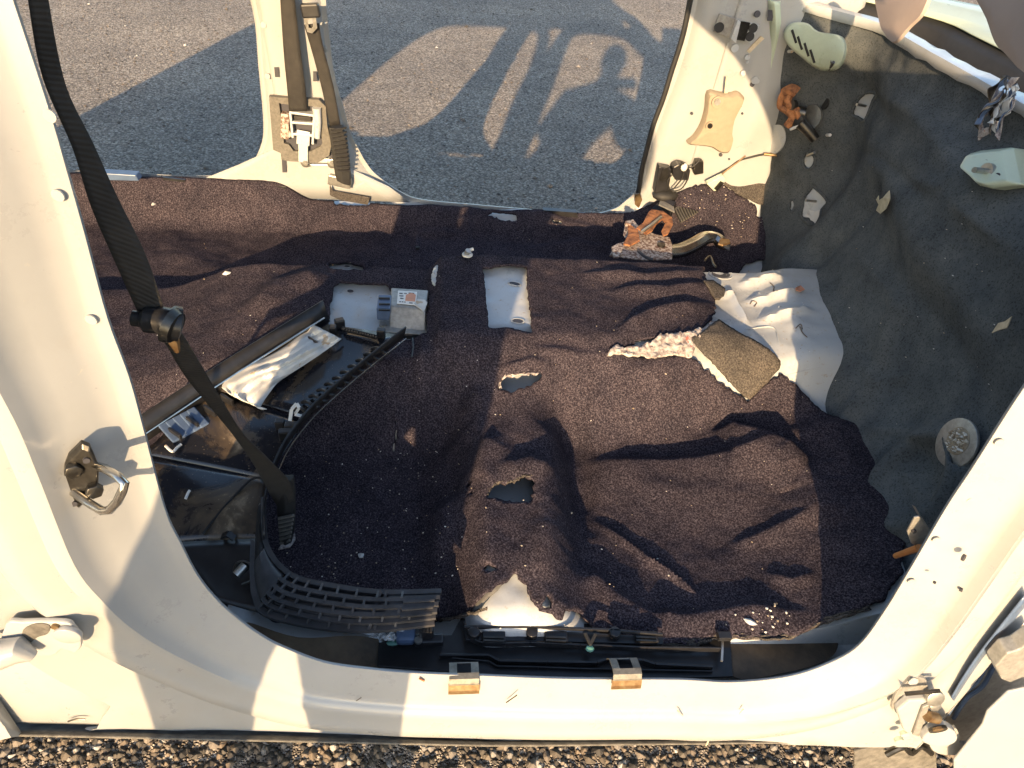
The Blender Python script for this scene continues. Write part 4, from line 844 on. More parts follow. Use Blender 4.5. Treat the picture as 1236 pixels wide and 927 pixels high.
# ------------------------------------------------------------------ far front corner: pad, bracket, connectors, pedal pieces, parking brake
tp_ = thing('foam_block', 'tan foam block with two dark plugs on the sunlit far kick panel', 'foam block', tuple(K(862, 143)))
OT = smooth_line(Kp([(853,109),(868,110),(880,111),(888,109),(895,114),(893,122),(884,140),(881,158),(882,166),(877,180),(866,180),(856,174),(842,172),(828,170),(836,163),(845,148),(850,130)], .0), 3, True)
c0 = sum(OT)/len(OT); MB().loft([OT, [p+[0, -.022, 0] for p in OT], [c0+(p-c0)*.93+[0, -.03, 0] for p in OT], [c0+(p-c0)*.4+[0, -.033, 0] for p in OT]], True, True).build('block', M['tan'], tp_)
for a, b, rr, m in ((866, 123, .016, 'tan'), (857, 152, .013, 'tan')): z_o = MB().disc(K(a, b, .034), (0, 1, 0), rr, .006, 18).build('collar', M[m], tp_); MB().disc(K(a, b, .039), (0, 1, 0), rr*.55, .004, 14).build('plug', M['dsteel' if b > 140 else 'alloy'], z_o)
tag(MB().prism(Kp([(876,92),(879,92),(878,112),(874,112)], .036), (0, -.003, 0)).build('pale_tape', M['gleaf' if 0 else 'straw'], None, smooth=False), 'thin pale strip sticking up from the tan foam block', 'strip')
tag(MB().prism(Kp([(901,61),(918,43),(922,46),(904,64)], .002), (0, -.004, 0)).build('pale_tape', M['straw'], None, smooth=False), 'pale adhesive strip on the shaded kick panel below the metal bracket', 'strip')
br = thing('metal_bracket', 'grey folded metal bracket with black bolts high on the far kick panel', 'bracket', tuple(K(890, 35)))
q = MB(); q.prism(Kp([(868,16),(888,22),(880,45),(860,38)], .010), (0, -.005, 0)); q.build('flange', M['alloy'], br, smooth=False, bev=.001)
MB().disc(K(868, 33, .017), (0, 1, 0), .012, .006, 14).build('bolt', M['rubber'], br)
MB().prism(Kp([(888,22),(892,24),(886,50),(880,45)], .016), (0, -.016, 0)).build('fold', M['whiteb'], br, smooth=False, bev=.001)
MB().prism(Kp([(893,25),(905,27),(898,49),(886,47)], .014), (0, -.004, 0)).build('recess', M['dsteel'], br, smooth=False)
MB().prism(Kp([(905,27),(916,30),(906,52),(898,48)], .012), (0, -.006, 0)).build('flange', M['whiteb'], br, smooth=False, bev=.001)
for a, b in ((909, 34), (905, 44)): MB().disc(K(a, b, .021), (0, 1, 0), .011, .006, 14).build('bolt', M['rubber'], br)
for a, b, r_ in ((887, 58, .010), (902, 69, .007), (897, 88, .007), (911, 97, .009), (914, 98, .006), (925, 128, .006), (902, 75, .0035), (918,113,.003)): MB().disc(K(a, b, .012), (0, 1, 0), r_, .005, 12).build('stud', M['whiteb'], far_frame)
for a, b, r_ in ((908, 102, .006), (835, 137, .004), (894, 128, .003), (896, 137, .003), (877, 163, .003), (875, 175, .004), (870, 187, .005), (914,17,.008), (880,192,.003)): MB().disc(K(a, b, .010), (0, 1, 0), r_, .0035, 10).build('hole', M['ink_hole'], far_frame)
MB().prism(Kp([(927,12),(934,12),(932,25),(926,25)], .012), (0, -.002, 0)).build('slot', M['ink_hole'], far_frame, smooth=False)
# long vertical crease, and the wavy outer edge of the kick panel in primer green
P = smooth_line(Kp([(936,0),(938,40),(932,80),(934,110),(936,128),(930,150)], .004), 5)
rows = [[p+[-.02, -.002, 0], p+[-.008, -.014, 0], p+[.006, -.010, 0], p+[.014, .002, 0]] for p in P]; MB().loft(rows).build('kick_flange', M['green'], far_frame, solid=.002)
# connector block, wires
cb = thing('connector_block', 'dusty black connector block with wires at the foot of the far pillar', 'connector', tuple(K(815, 205)))
MB().prism(Kp([(793,196),(808,199),(806,214),(803,228),(787,228)], .004), (0, -.03, 0)).build('box', M['black'], cb, smooth=False, bev=.003)
MB().prism(Kp([(800,204),(807,201),(806,214),(801,219),(796,218)], .036), (0, -.003, 0)).build('plate', M['dsteel'], cb, smooth=False)
MB().prism(Kp([(809,196),(816,192),(824,194),(830,200),(828,212),(812,212),(808,205)], .004), (0, -.034, 0)).build('box', M['black'], cb, smooth=False, bev=.004)
MB().ball(K(826, 202, .045), (.010, .008, .012)).build('cap', M['cloth'], cb)
MB().prism(Kp([(838,190),(847,191),(847,206),(836,208),(834,202)], .006), (0, -.022, 0)).build('box', M['dsteel'], cb, smooth=False, bev=.003)
MB().ball(K(803, 236, .03), (.04, .025, .018), 10).build('grommet', M['rubber'], cb)
for P in ([(826,204),(824,214),(818,222),(811,230)], [(828,206),(830,216),(822,228),(812,231)], [(822,196),(834,202),(846,192)], [(808,228),(806,218),(812,210)]): MB().tube(smooth_line(Kp(P, .045), 5), .0022, 6).build('wire', M['rubber'], cb)
tag(MB().prism(Kp([(766,234),(772,233),(775,240),(771,251),(766,246)], .03), (0, -.004, 0)).build('tab', M['brass'], None, smooth=False), 'small rusty tab at the foot of the far pillar seal', 'tab')
# cable along the toe edge
cbl = thing('cable', 'thin black cable with metal end running along the far toe edge', 'cable', tuple(K(900, 195)))
MB().tube(smooth_line([K(a, b, .02) for a, b in [(853,222),(866,212),(880,203),(892,194),(905,190),(925,186),(940,188)]], 5), .003, 6).build('sleeve', M['rubber'], cbl)
MB().tube(smooth_line([K(a, b, .025) for a, b in [(858,224),(874,208),(890,196),(900,188)]], 5), .002, 6).build('wire', M['brass'], cbl)
MB().tube([K(922, 186, .03), K(941, 188, .04)], .0045, 8).build('end_fitting', M['brass'], cbl)
wd_ = thing('wedge_clip', 'white green plastic wedge standing on the lit far carpet edge', 'clip', tuple(K(866, 218)))
MB().prism([K(a, b, .05) for a, b in [(853,222),(873,212),(876,216),(866,230),(862,231)]], (0, .02, 0)).build('wedge', M['green'], wd_, smooth=False, bev=.002)
MB().prism([K(a, b, .055) for a, b in [(862,228),(870,219),(874,221),(866,231)]], (0, .004, 0)).build('window', M['dsteel'], wd_, smooth=False)
# foot rest plates
def Z(px, py, z): return T(px, py, z)
fr = thing('foot_rest', 'grey plastic foot rest with ribbed black pad beside the rusty bracket', 'foot rest', tuple(Z(820, 258, .46)))
MB().loft([[Z(784,256,.46), Z(797,243,.49), Z(800,242,.50)], [Z(808,264,.46), Z(814,250,.49), Z(814,247,.50)]]).build('block', M['black'], fr, solid=.02, smooth=False)
MB().prism([Z(a, b, .495) for a, b in [(797,242),(813,251),(814,257),(795,248)]], (0, 0, .004)).build('block_top', M['alloy'], fr, smooth=False)
pd = MB().prism([Z(a, b, .47) for a, b in [(813,254),(837,240),(845,256),(821,270)]], (0, 0, .008)).build('pad', M['felting'], fr, smooth=False, bev=.002)
for k in range(9):
    t = k/8; q = MB(); bar(q, Z(815+22*t, 254.5-12*t, .480), Z(822+21*t, 268-12*t, .480), .0022, .003); q.build('groove', M['black'], pd, smooth=False)
# parking brake: rusty sector bracket and bent chrome lever
pb = thing('parking_brake', 'rusty parking brake bracket with bent bright metal lever in the far footwell', 'parking brake', tuple(Z(790, 290, .46)))
zb_ = .505
def PZ(pts, z): return [Z(a, b, z) for a, b in pts]
MB().prism(PZ([(735,310),(743,296),(757,292),(752,284),(755,268),(764,266),(772,276),(790,284),(808,288),(811,297),(811,314),(780,315),(760,313)], zb_-.02), (0, 0, .004)).build('sector_plate', M['rustgrey'], pb, smooth=False, bev=.001)
MB().prism(PZ([(768,276),(776,270),(782,258),(786,254),(800,256),(811,264),(812,272),(806,284),(800,286),(798,280),(803,270),(799,266),(792,272),(787,280),(780,284)], zb_), (0, 0, .004)).build('bracket', M['rust'], pb, smooth=False, bev=.001)
MB().prism(PZ([(757,270),(770,280),(772,292),(760,298),(752,296),(758,284)], zb_-.006), (0, 0, .005)).build('bracket', M['rust'], pb, smooth=False, bev=.001)
MB().prism(PZ([(740,312),(738,300),(748,295),(752,300),(747,312)], zb_-.008), (0, 0, .006)).build('toothed_tab', M['rustgrey'], pb, smooth=False, bev=.001)
MB().tube(PZ([(775,280),(786,272),(798,262)], zb_+.008), .0045, 8).build('rod', M['steel'], pb)
MB().tube(smooth_line(PZ([(770,302),(776,308),(783,312),(788,313)], zb_-.0135), 4), .004, 6).build('slot', M['ink_hole'], pb)
MB().disc(Z(798, 296, zb_-.014), (0, 0, 1), .011, .008, 16).build('pivot', M['dsteel'], pb); MB().disc(Z(758, 270, zb_), (0, 0, 1), .009, .01, 14).build('pivot', M['rustgrey'], pb)
L1 = smooth_line([Z(a, b, z) for a, b, z in [(806,302,.46),(822,300,.46),(838,293,.465),(852,285,.475),(864,285,.475),(873,292,.468),(880,294,.465)]], 5)
rows = []
for k, p in enumerate(L1):
    t = L1[min(k+1, len(L1)-1)]-L1[max(k-1, 0)]; t /= np.linalg.norm(t); s_ = np.cross([0, 0, 1], t); s_ /= np.linalg.norm(s_); wd = .022-.006*k/len(L1)
    rows.append([p-s_*wd+[0, 0, -.014], p-s_*wd*.9+[0, 0, .0], p-s_*.25*wd+[0, 0, .006], p+s_*.25*wd+[0, 0, .0015], p+s_*wd*.9+[0, 0, .003], p+s_*wd+[0, 0, -.014]])
MB().loft(rows).build('lever', M['chrome'], pb, solid=.0025)
q = MB(); q.prism(PZ([(869,289),(880,291),(881,295),(872,298),(866,296)], .478), (0, 0, .006)); q.build('lever_tip', M['brass'], pb, smooth=False, bev=.002)
MB().tube(smooth_line(PZ([(851,314),(857,309),(861,318),(864,322)], .50), 3), .003, 6).build('hook', M['dsteel'], pb)
sb = thing('white_bolt', 'white plastic stud standing on the shaded carpet at the tunnel edge', 'stud', tuple(F(564, 309)))
p = F(564, 310, .004); MB().disc(p+[0, 0, .006], (0, 0, 1), .013, .004, 16).build('washer', M['cloth'], sb, bev=.001); MB().disc(p+[0, 0, .012], (.3, -.3, 1), .007, .014, 10).build('stud', M['steel'], sb); MB().disc(p+[.008, .006, .016], (1, .2, .3), .004, .014, 8).build('arm', M['cloth'], sb)
tag(MB().disc(F(504, 299, .004), (0, 0, 1), .006, .006, 10).build('black_plug', M['rubber'], None), 'small black plug on the carpet near the seam left of the stud', 'plug')

# ------------------------------------------------------------------ things on the firewall mat
fwN = np.array([-1., -.1, .1]); fwN /= np.linalg.norm(fwN)
def Wp(pts, off): return [W(a, b, off) for a, b in pts]
cap = thing('duct_cover', 'pale green white plastic duct cover high on the black firewall mat', 'duct cover', tuple(W(985, 55)))
O0 = smooth_line([(946,44),(948,34),(958,27),(975,28),(988,38),(1012,42),(1021,50),(1022,66),(1014,82),(1000,86),(985,83),(968,70),(952,56)], 3, True)
cc = np.mean(O0, 0); rows = []
for s_, off, sh in ((1, 0, 0), (1, .045, 0), (.98, .062, 0), (.93, .072, -1), (.84, .076, -2), (.4, .077, -2)): rows.append([W(*(cc+(p-cc)*s_+np.array([sh*.5, sh*.8])), off) for p in O0])
cv = MB().loft(rows, True, True).build('shell', M['green'], cap)
for k, (a, b) in enumerate(((953, 47), (960, 55), (968, 63), (975, 71))): q = MB(); bar(q, W(a+3, b-11, .078), W(a+8, b+5, .078), .005, .003, up=fwN); q.build('louvre', M['rubber'], cv, smooth=False)
MB().disc(W(1008, 74, .066), (-.6, -1, .2), .010, .012, 14).build('socket', M['ink_hole'], cv); MB().tube([W(1006, 75, .085), W(1001, 84, .06)], .0035, 8).build('pin', M['dsteel'], cv)
def window(pts, label, pin, m='whiteb'):
    t = thing('steel_patch', label, 'steel patch', tuple(W(*pts[0]))); cx = np.mean(pts, 0)
    P = Wp(pts, -.010); MB().prism(P, -fwN*.004).build('plate', M[m], t, smooth=False)
    MB().tube([p for p in smooth_line(Wp(pts, -.002), 3, True)], .0045, 6).build('rim', M['fire'], t)
    if pin: MB().tube([W(*pin[0], .0), W(*pin[1], .03)], .0035, 8).build('stud', M['steel'], t)
window([(1045,112),(1058,113),(1054,122),(1044,146),(1035,142),(1028,138),(1034,122)], 'bare blue white steel showing in the upper mat cut-out right of the duct cover', ((1045,128),(1034,126)))
window([(979,226),(986,228),(999,243),(992,253),(990,262),(982,272),(966,260),(970,240)], 'bare white steel in the large lower mat cut-out with a stud', ((985,243),(973,242)))
window([(971,184),(977,183),(984,190),(982,200),(975,205),(969,198)], 'small torn hole with blue white steel behind the steering joint', ((974,188),(983,184)))
window([(953,243),(958,241),(960,248),(956,256),(952,252)], 'tiny oval steel spot low on the far mat', None)
t = thing('steel_patch', 'oval white steel patch on the mat left of the steering joint', 'steel patch', tuple(W(940, 170)))
MB().prism(smooth_line(Wp([(934,152),(945,152),(949,165),(945,178),(935,186),(929,178),(930,162)], .003), 3, True), fwN*.003).build('plate', M['whiteb'], t, smooth=False)
st = thing('steering_joint', 'rusty orange and grey steering shaft joint poking through the mat', 'steering joint', tuple(W(955, 130)))
for P, rr in (([(950,108,.05),(944,118,.055),(943,128,.055),(952,134,.06),(957,142,.055),(950,152,.06)], .011), ([(956,110,.05),(951,120,.06),(954,128,.06),(962,134,.055),(964,144,.05)], .010), ([(947,112,.05),(955,108,.055),(962,112,.05)], .014)):
    MB().tube(smooth_line([W(*p) for p in P], 4), rr, 8).build('yoke', M['rust'], st)
MB().disc(W(957, 127, .06), (-1, -.4, .1), .013, .012, 8).build('nut', M['dsteel'], st)
MB().ball(W(962, 142, .03), (.02, .035, .03), 10).build('bellows', M['rubber'], st)
MB().disc(W(966, 136, .04), (-1, .3, .1), .016, .02, 18).build('ring', M['dsteel'], st); MB().disc(W(980, 141, .02), (-1, -.5, .1), .030, .006, 22).build('washer', M['steel'], st)
MB().tube([W(966, 148, .05), W(976, 158, .04), W(984, 168, .03)], [.016, .014, .013], 12).build('shaft', M['dsteel'], st)
MB().tube([W(954, 156, .06), W(964, 152, .06)], .004, 8).build('pin', M['cloth'], st)
MB().disc(W(996, 125, .002), fwN, .014, .004, 16).build('hole_plug', M['rubber'], st)
for a, b, lab in ((1001, 163, 'short white stud on the mat right of the steering shaft'), (955, 62, 'small pin left of the duct cover on the mat'), (951, 41, 'tiny pin at the upper left of the duct cover')):
    tag(MB().tube([W(a-3, b, .0), W(a+1, b, .02)], .004, 8).build('stud', M['cloth'], None), lab, 'stud')
lf = [W(a, b, .012) for a, b in [(1058,241),(1061,236),(1061,242),(1066,239),(1074,230),(1075,240),(1070,252),(1063,258),(1058,254),(1061,247)]]
tag(MB().prism(lf, fwN*.0015).build('dry_leaf', M['leaf'], None, smooth=False), 'pale dry leaf stuck to the middle of the firewall mat', 'leaf')
gb = thing('mount_bracket', 'pale green steel mount with a bolt at the right edge of the firewall', 'bracket', tuple(W(1200, 205)))
O0 = [W(a, b, .0) for a, b in [(1176,204),(1185,188),(1200,184),(1240,180),(1250,225),(1215,230),(1200,226),(1190,216)]]
c0 = sum(O0)/len(O0); MB().loft([O0, [p+fwN*.03 for p in O0], [c0+(p-c0)*.8+fwN*.045 for p in O0]], True, True).build('mount', M['green'], gb, smooth=False, bev=.004)
MB().disc(W(1192, 207, .046), fwN, .014, .008, 18).build('washer', M['steel'], gb); MB().tube([W(1192, 207, .05), W(1176, 205, .09)], .005, 8).build('bolt', M['steel'], gb)
for a, b in ((1190, 197), (1204, 213)): MB().disc(W(a, b, .046), fwN, .006, .003, 12).build('hole', M['ink_hole'], gb)
tag(MB().prism([W(a, b, .02) for a, b in [(1198,402),(1206,390),(1214,388),(1222,382),(1216,396),(1208,398)]], fwN*.002).build('foil_peel', M['straw'], None, smooth=False), 'pale peeled tape end hanging at the right frame edge of the mat', 'tape')
tt = thing('torn_wrap', 'crumpled blue white plastic wrap hanging beside the cowl at far right', 'wrap', tuple(W(1208, 130)))
for k in range(16):
    P = [W(1222+rng.uniform(-10, 10), 92+rng.uniform(-6, 30), .02+rng.uniform(0, .03))]
    for j in range(5): P.append(P[-1]+np.array([rng.uniform(-.006, .006), rng.uniform(-.010, .012), -.010-rng.uniform(0, .008)]))
    ribbon(P, [np.array([rng.uniform(-.004, .004), rng.uniform(-.008, .008), rng.uniform(-.004, .004)]) for _ in P], M[('bluep', 'tissue', 'dsteel', 'whiteb')[k % 4]], 'shred', tt, .0008)
# hanging beige torn pads in front of the cowl
for pts, X, lab in (([(1060,-20),(1122,-20),(1118,14),(1100,34),(1086,50),(1078,52),(1071,44),(1063,28)], .86, 'beige torn trim flap hanging before the cowl at the top'), ([(1178,-20),(1250,-20),(1250,90),(1216,66),(1204,52),(1194,24)], .62, 'beige torn trim flap at the top right corner')):
    P = smooth_line([atx(a, b, X) for a, b in pts], 4, True); c0 = sum(P)/len(P); N_ = np.array([-1, -.2, .2])
    tag(MB().loft([P, [c0+(p-c0)*.95+N_*.006 for p in P], [c0+(p-c0)*.4+N_*.010 for p in P]], True, True).build('trim_flap', M['beige'], None), lab, 'trim flap')
# bracket and orange stick by the near hinge pillar
bk = thing('pillar_bracket', 'small grey steel tab bracket inside the near right pillar', 'bracket', tuple(atx(1108, 645, .66)))
MB().prism([aty(a, b, .06) for a, b in [(1095,642),(1104,625),(1110,624),(1124,646),(1114,664),(1100,656)]], (0, .003, 0)).build('tab', M['alloy'], bk, smooth=False, bev=.001)
MB().prism([aty(a, b, .06) for a, b in [(1110,624),(1114,626),(1128,648),(1124,648)]], (0, .02, 0)).build('fold', M['steel'], bk, smooth=False)
MB().disc(aty(1103, 641, .058), (0, 1, 0), .003, .004, 10).build('hole', M['ink_hole'], bk)
tag(MB().tube([aty(1081, 671, .10), aty(1110, 661, .05)], [.004, .005], 8).build('orange_stick', M['stick'], None), 'thin orange stick poking out under the near right pillar bracket', 'stick')
tag(MB().prism([solve(a, b, lambda x, y: pan(x, y)+.006) for a, b in [(960,348),(966,345),(971,350),(966,352),(961,351)]], (0, 0, .002)).build('orange_leaf', M['orange'], None, smooth=False), 'orange leaf scrap at the edge of the bare steel and mat', 'leaf')

# ------------------------------------------------------------------ near pillar and hinge hardware
def NS(px, py, y=-.05): return side(px, py, y)
sk = thing('door_striker', 'black oily door striker plate with steel loop on the near pillar', 'door striker', tuple(NS(100, 570, -.045)))
O0 = [NS(a, b, -.042) for a, b in [(98,530),(108,534),(113,545),(119,560),(118,578),(112,590),(94,610),(80,606),(70,588),(73,562),(82,546)]]
c0 = sum(O0)/len(O0); n_ = np.array([.45, -.85, .1]); n_ /= np.linalg.norm(n_)
sp_ = MB().loft([O0, [p+n_*.006 for p in O0], [c0+(p-c0)*.86+n_*.009 for p in O0]], True, True).build('plate', M['dsteel'], sk, smooth=False, bev=.001)
MB().tube([NS(a, b, -.042)+n_*o for a, b, o in ((88,588,.008),(104,590,.022))]+[NS(118, 590, -.042)+n_*.034, NS(126, 584, -.042)+n_*.040, NS(134, 573, -.042)+n_*.042, NS(140, 560, -.042)+n_*.042, NS(143, 553, -.042)+n_*.040, NS(136, 550, -.042)+n_*.032, NS(124, 552, -.042)+n_*.018, NS(116, 558, -.042)+n_*.006], .0042, 10).build('loop', M['chrome'], sk)
for a, b in ((87, 558), (112, 582)): MB().disc(NS(a, b, -.042)+n_*.013, n_, .008, .008, 6).build('bolt', M['dsteel'], sk, bev=.001)
for a, b in ((88, 600), (103,548)): MB().disc(NS(a, b, -.042)+n_*.010, n_, .003, .003, 10).build('hole', M['ink_hole'], sk)
# rear door hinge at lower left
hg = thing('rear_door_hinge', 'white painted rear door hinge at the lower left edge of the pillar', 'hinge', tuple(NS(50, 770, -.06)))
def slab(pts, y, th, m, name, parent, bev=.002, rnd=3):
    P = [NS(a, b, y) for a, b in pts]; P = smooth_line(P, rnd, True) if rnd else P; return MB().prism(P, (0, -th, 0)).build(name, m, parent, smooth=False, bev=bev)
slab([(10,748),(30,745),(80,745),(92,752),(100,765),(100,776),(92,783),(78,778),(66,786),(30,786),(12,800),(0,790)], -.072, .006, M['white'], 'leaf', hg)
slab([(28,760),(44,752),(60,754),(58,764),(46,768),(36,776),(28,778)], -.078, .001, M['under'], 'hollow', hg, 0)
MB().disc(NS(82, 766, -.080), (0, 1, 0), .014, .006, 18).build('bolt', M['white'], hg, bev=.001); MB().disc(NS(67, 756, -.079), (0, 1, 0), .004, .004, 10).build('stain', M['brass'], hg)
MB().tube([NS(-10, 792, -.09), NS(24, 784, -.09), NS(40, 792, -.09)], [.018, .014, .006], 12).build('knuckle', M['white'], hg)
# front door hinge at lower right
h2 = thing('front_door_hinge', 'white steel front door hinge with bolts at the lower right', 'hinge', tuple(NS(1110, 850, -.04)))
slab([(1074,850),(1080,832),(1094,818),(1100,814),(1114,815),(1118,824),(1116,831),(1092,834),(1082,840),(1077,852)], -.040, .005, M['alloy'], 'ear', h2, .001)  # white ear coloured grey, its shade put into the material
slab([(1096,823),(1102,818),(1108,820),(1106,825),(1099,826)], -.046, .001, M['white'], 'ear_hole', h2, 0)
slab([(1078,848),(1092,836),(1130,833),(1133,842),(1121,849),(1113,872),(1102,885),(1086,872)], -.044, .012, M['white'], 'saddle', h2, .003, 0)
slab([(1112,851),(1121,847),(1108,886),(1100,884)], -.057, .004, M['alloy'], 'gusset', h2, .001, 0)
slab([(1091,834.5),(1134,831),(1134,834),(1092,838)], -.057, .003, M['dsteel'], 'edge', h2, .0005, 0)
bo_ = MB().disc(NS(1128,842,-.058), (.1, 1, -.4), .013, .008, 20).build('washer', M['steel'], h2, bev=.001); MB().disc(NS(1127,850,-.060), (.1, 1, -.4), .009, .012, 6).build('bolt', M['steel'], bo_, bev=.001)
kn = slab([(1108,884),(1120,872),(1134,868),(1148,874),(1150,884),(1140,890),(1122,891)], -.058, .012, M['white'], 'knuckle', h2, .002)
MB().disc(NS(1132,880,-.072), (0, 1, .1), .013, .004, 18).build('bush', M['dsteel'], kn); MB().disc(NS(1132,880,-.0745), (0, 1, .1), .008, .003, 12).build('pin', M['brass'], kn)
MB().tube([NS(1119,864,-.064), NS(1131,867,-.064)], .008, 12).build('pivot_bolt', M['brass'], h2)
slab([(1150,874),(1156,884),(1156,892),(1166,893),(1178,882),(1160,905),(1130,905),(1120,893),(1140,890)], -.050, .006, M['white'], 'lower_plate', h2)
for a, b in ((1085, 893), (1092, 885)): MB().disc(NS(a, b, -.045), (0, 1, 0), .007, .006, 12).build('stud', M['green'], h2)
# seam between hinge pillar and wing: dark channel with ridges, grey inner panel, then the wing edge
def lf_rows(A, B, ya, yb_, m, name, parent, nr=6):
    A = smooth_line(A, 4); B = smooth_line(B, 4); return MB().loft([[NS(*(np.array(a)*(1-t)+np.array(b)*t), ya*(1-t)+yb_*t) for t in np.linspace(0, 1, nr)] for a, b in zip(A, B)]).build(name, m, parent, solid=.002)
lf_rows([(1240,715),(1190,778),(1166,812),(1148,842)], [(1240,745),(1200,788),(1174,822),(1154,850)], -.040, -.018, M['bluep'], 'channel', car)
lf_rows([(1240,745),(1200,788),(1174,822),(1140,864)], [(1250,860),(1205,856),(1186,876),(1160,905)], -.015, -.010, M['alloy'], 'inner_wing', car)
for o in (0, 7): MB().tube(smooth_line([NS(a+o, b+o*.7, -.022) for a, b in [(1236,768),(1200,790),(1180,822),(1160,838),(1144,862)]], 5), .0035, 6).build('ridge', M['bluep'], car)
slab([(1270,820),(1215,832),(1190,856),(1184,872),(1150,915),(1150,960),(1270,960)], -.075, .004, M['white'], 'wing', car, .003, 0)
tag(slab([(1190,786),(1204,770),(1218,766),(1240,750),(1250,800),(1222,800),(1208,806),(1198,802)], -.045, .022, M['alloy'], 'wing_nut_bracket', None, .002, 0), 'pale faceted bracket with nut in the dark channel at the right edge', 'bracket')
slab([(1030,904),(1062,896),(1088,889),(1108,880),(1128,890),(1130,940),(1030,940)], -.005, .004, M['under'], 'sill_end_liner', car, .001, 0)
for o in (0, 9): MB().tube(smooth_line([NS(a, b+o, -.018) for a, b in [(1070,902),(1090,893),(1100,900),(1112,892),(1124,900)]], 5), .005, 8).build('pipe', M['dsteel'], car)
# pierced holes, weld dimples and dents in the near frame
for a, b, r_ in ((1163,673,.0045), (1160,712,.0025), (1158,728,.0025), (1116,782,.003), (1130,765,.002), (1128,703,.002)): 
    MB().disc(NS(a, b, -.030), (.5, -.8, .3), r_, .003, 12).build('hole', M['ink_hole'], near_frame)
for a, b in ((1130,652), (1100,702), (1206,534), (1172,604), (70,236), (110,386), (60,140), (126,470)):
    c = NS(a, b, -.006); MB().disc(c, (.1, 1, 0), .005, .0015, 14).build('spot_weld', M['white'], near_frame)

# scratches, chips and sealer marks on the near frame
def mark(pts, y, r_, m): MB().tube(smooth_line([NS(a, b, y) for a, b in pts], 3), r_, 5).build('scratch', M[m], near_frame)
for P, y, r_, m in (([(611,848),(617,844),(624,839)], -.0165, .0009, 'dsteel'), ([(82,871),(92,868),(103,868)], -.02, .0012, 'dsteel'), ([(191,787),(192,791)], -.03, .001, 'dsteel'), ([(202,808),(208,811)], -.03, .001, 'dsteel'), ([(364,851),(366,855)], -.016, .0012, 'dsteel'),
    ([(500,868),(512,862),(530,861)], -.018, .0006, 'mud'), ([(90,718),(96,722)], -.03, .001, 'mud'), ([(300,838),(420,858),(560,866)], -.0215, .0005, 'mud'), ([(506,819),(512,822)], -.006, .0014, 'rust'), ([(430,846),(436,842)], -.016, .0006, 'mud')):
    mark(P, y, r_, m)
for P, lab in (([(893,861),(897,856)], 'short dry straw on the sill right of the right spring clip'), ([(955,870),(958,864)], 'tiny dry straw on the sill below the brown trough'), ([(852,900),(855,894),(854,888)], 'upright dry straw at the sill bottom edge'), ([(818,858),(824,864)], 'pale bent straw on the sill just right of the right clip')):
    tag(MB().tube(smooth_line([NS(a, b, -.020) for a, b in P], 3), .0011, 5).build('straw', M['straw'], None), lab, 'straw')
# ------------------------------------------------------------------ litter
mb = MB()
def crumb(mb, p, r): stone(mb, p+np.array([0, 0, r*.5]), r)
for k in range(200):
    a, b = rng.uniform(190, 985), rng.uniform(265, 760); p = F(a, b, .001); crumb(mb, p, rng.choice([.0009, .0012, .0016, .0022], p=[.45, .35, .15, .05]))
for k in range(90):
    a, b = rng.uniform(380, 560), rng.uniform(540, 700); crumb(mb, F(a, b, .001), rng.uniform(.0008, .0016))
for k in range(70):
    a, b = rng.uniform(820, 930), rng.uniform(225, 290); crumb(mb, F(a, b, .001), rng.uniform(.001, .0024))
for k in range(26):
    a, b = rng.normal(925, 22), rng.normal(745, 10); crumb(mb, F(a, min(b, 764), .001), rng.uniform(.0008, .0024))
for k in range(35):
    a, b = rng.uniform(1000, 1200), rng.uniform(200, 560); crumb(mb, W(a, b, .003), rng.uniform(.0008, .0018))
for k in range(60):
    a, b = rng.uniform(870, 980), rng.uniform(330, 440); crumb(mb, solve(a, b, pan), rng.uniform(.0008, .0016))
tag(mb.build('litter', M['lint'], None, smooth=False), None, None, kind='stuff')
for k, (a, b, r_, lab) in enumerate(((273, 331, .010, 'white crumpled scrap on the sunlit rear carpet'), (185, 247, .006, 'tiny white chip on the lit carpet near the far rear sill'), (436, 672, .006, 'white chip on the dark rear footwell carpet above the slotted trim'), (905, 751, .006, 'white chip on the front carpet near the sill'))):
    o = MB(); stone(o, F(a, b, .002)+[0, 0, .002], r_); tag(o.build('paper_scrap', M['cloth'], None, smooth=False), lab, 'scrap')
for k, (P, lab) in enumerate((([(200,538),(208,545),(214,540),(219,536)], 'white paper curl on the muddy trim panel by the left pillar'), ([(224,602),(227,595),(229,592)], 'small white shred low on the muddy trim panel'))):
    tag(MB().tube(smooth_line([Q(a, b, .012) for a, b in P], 4), .0025, 6).build('paper_curl', M['cloth'], None), lab, 'scrap')

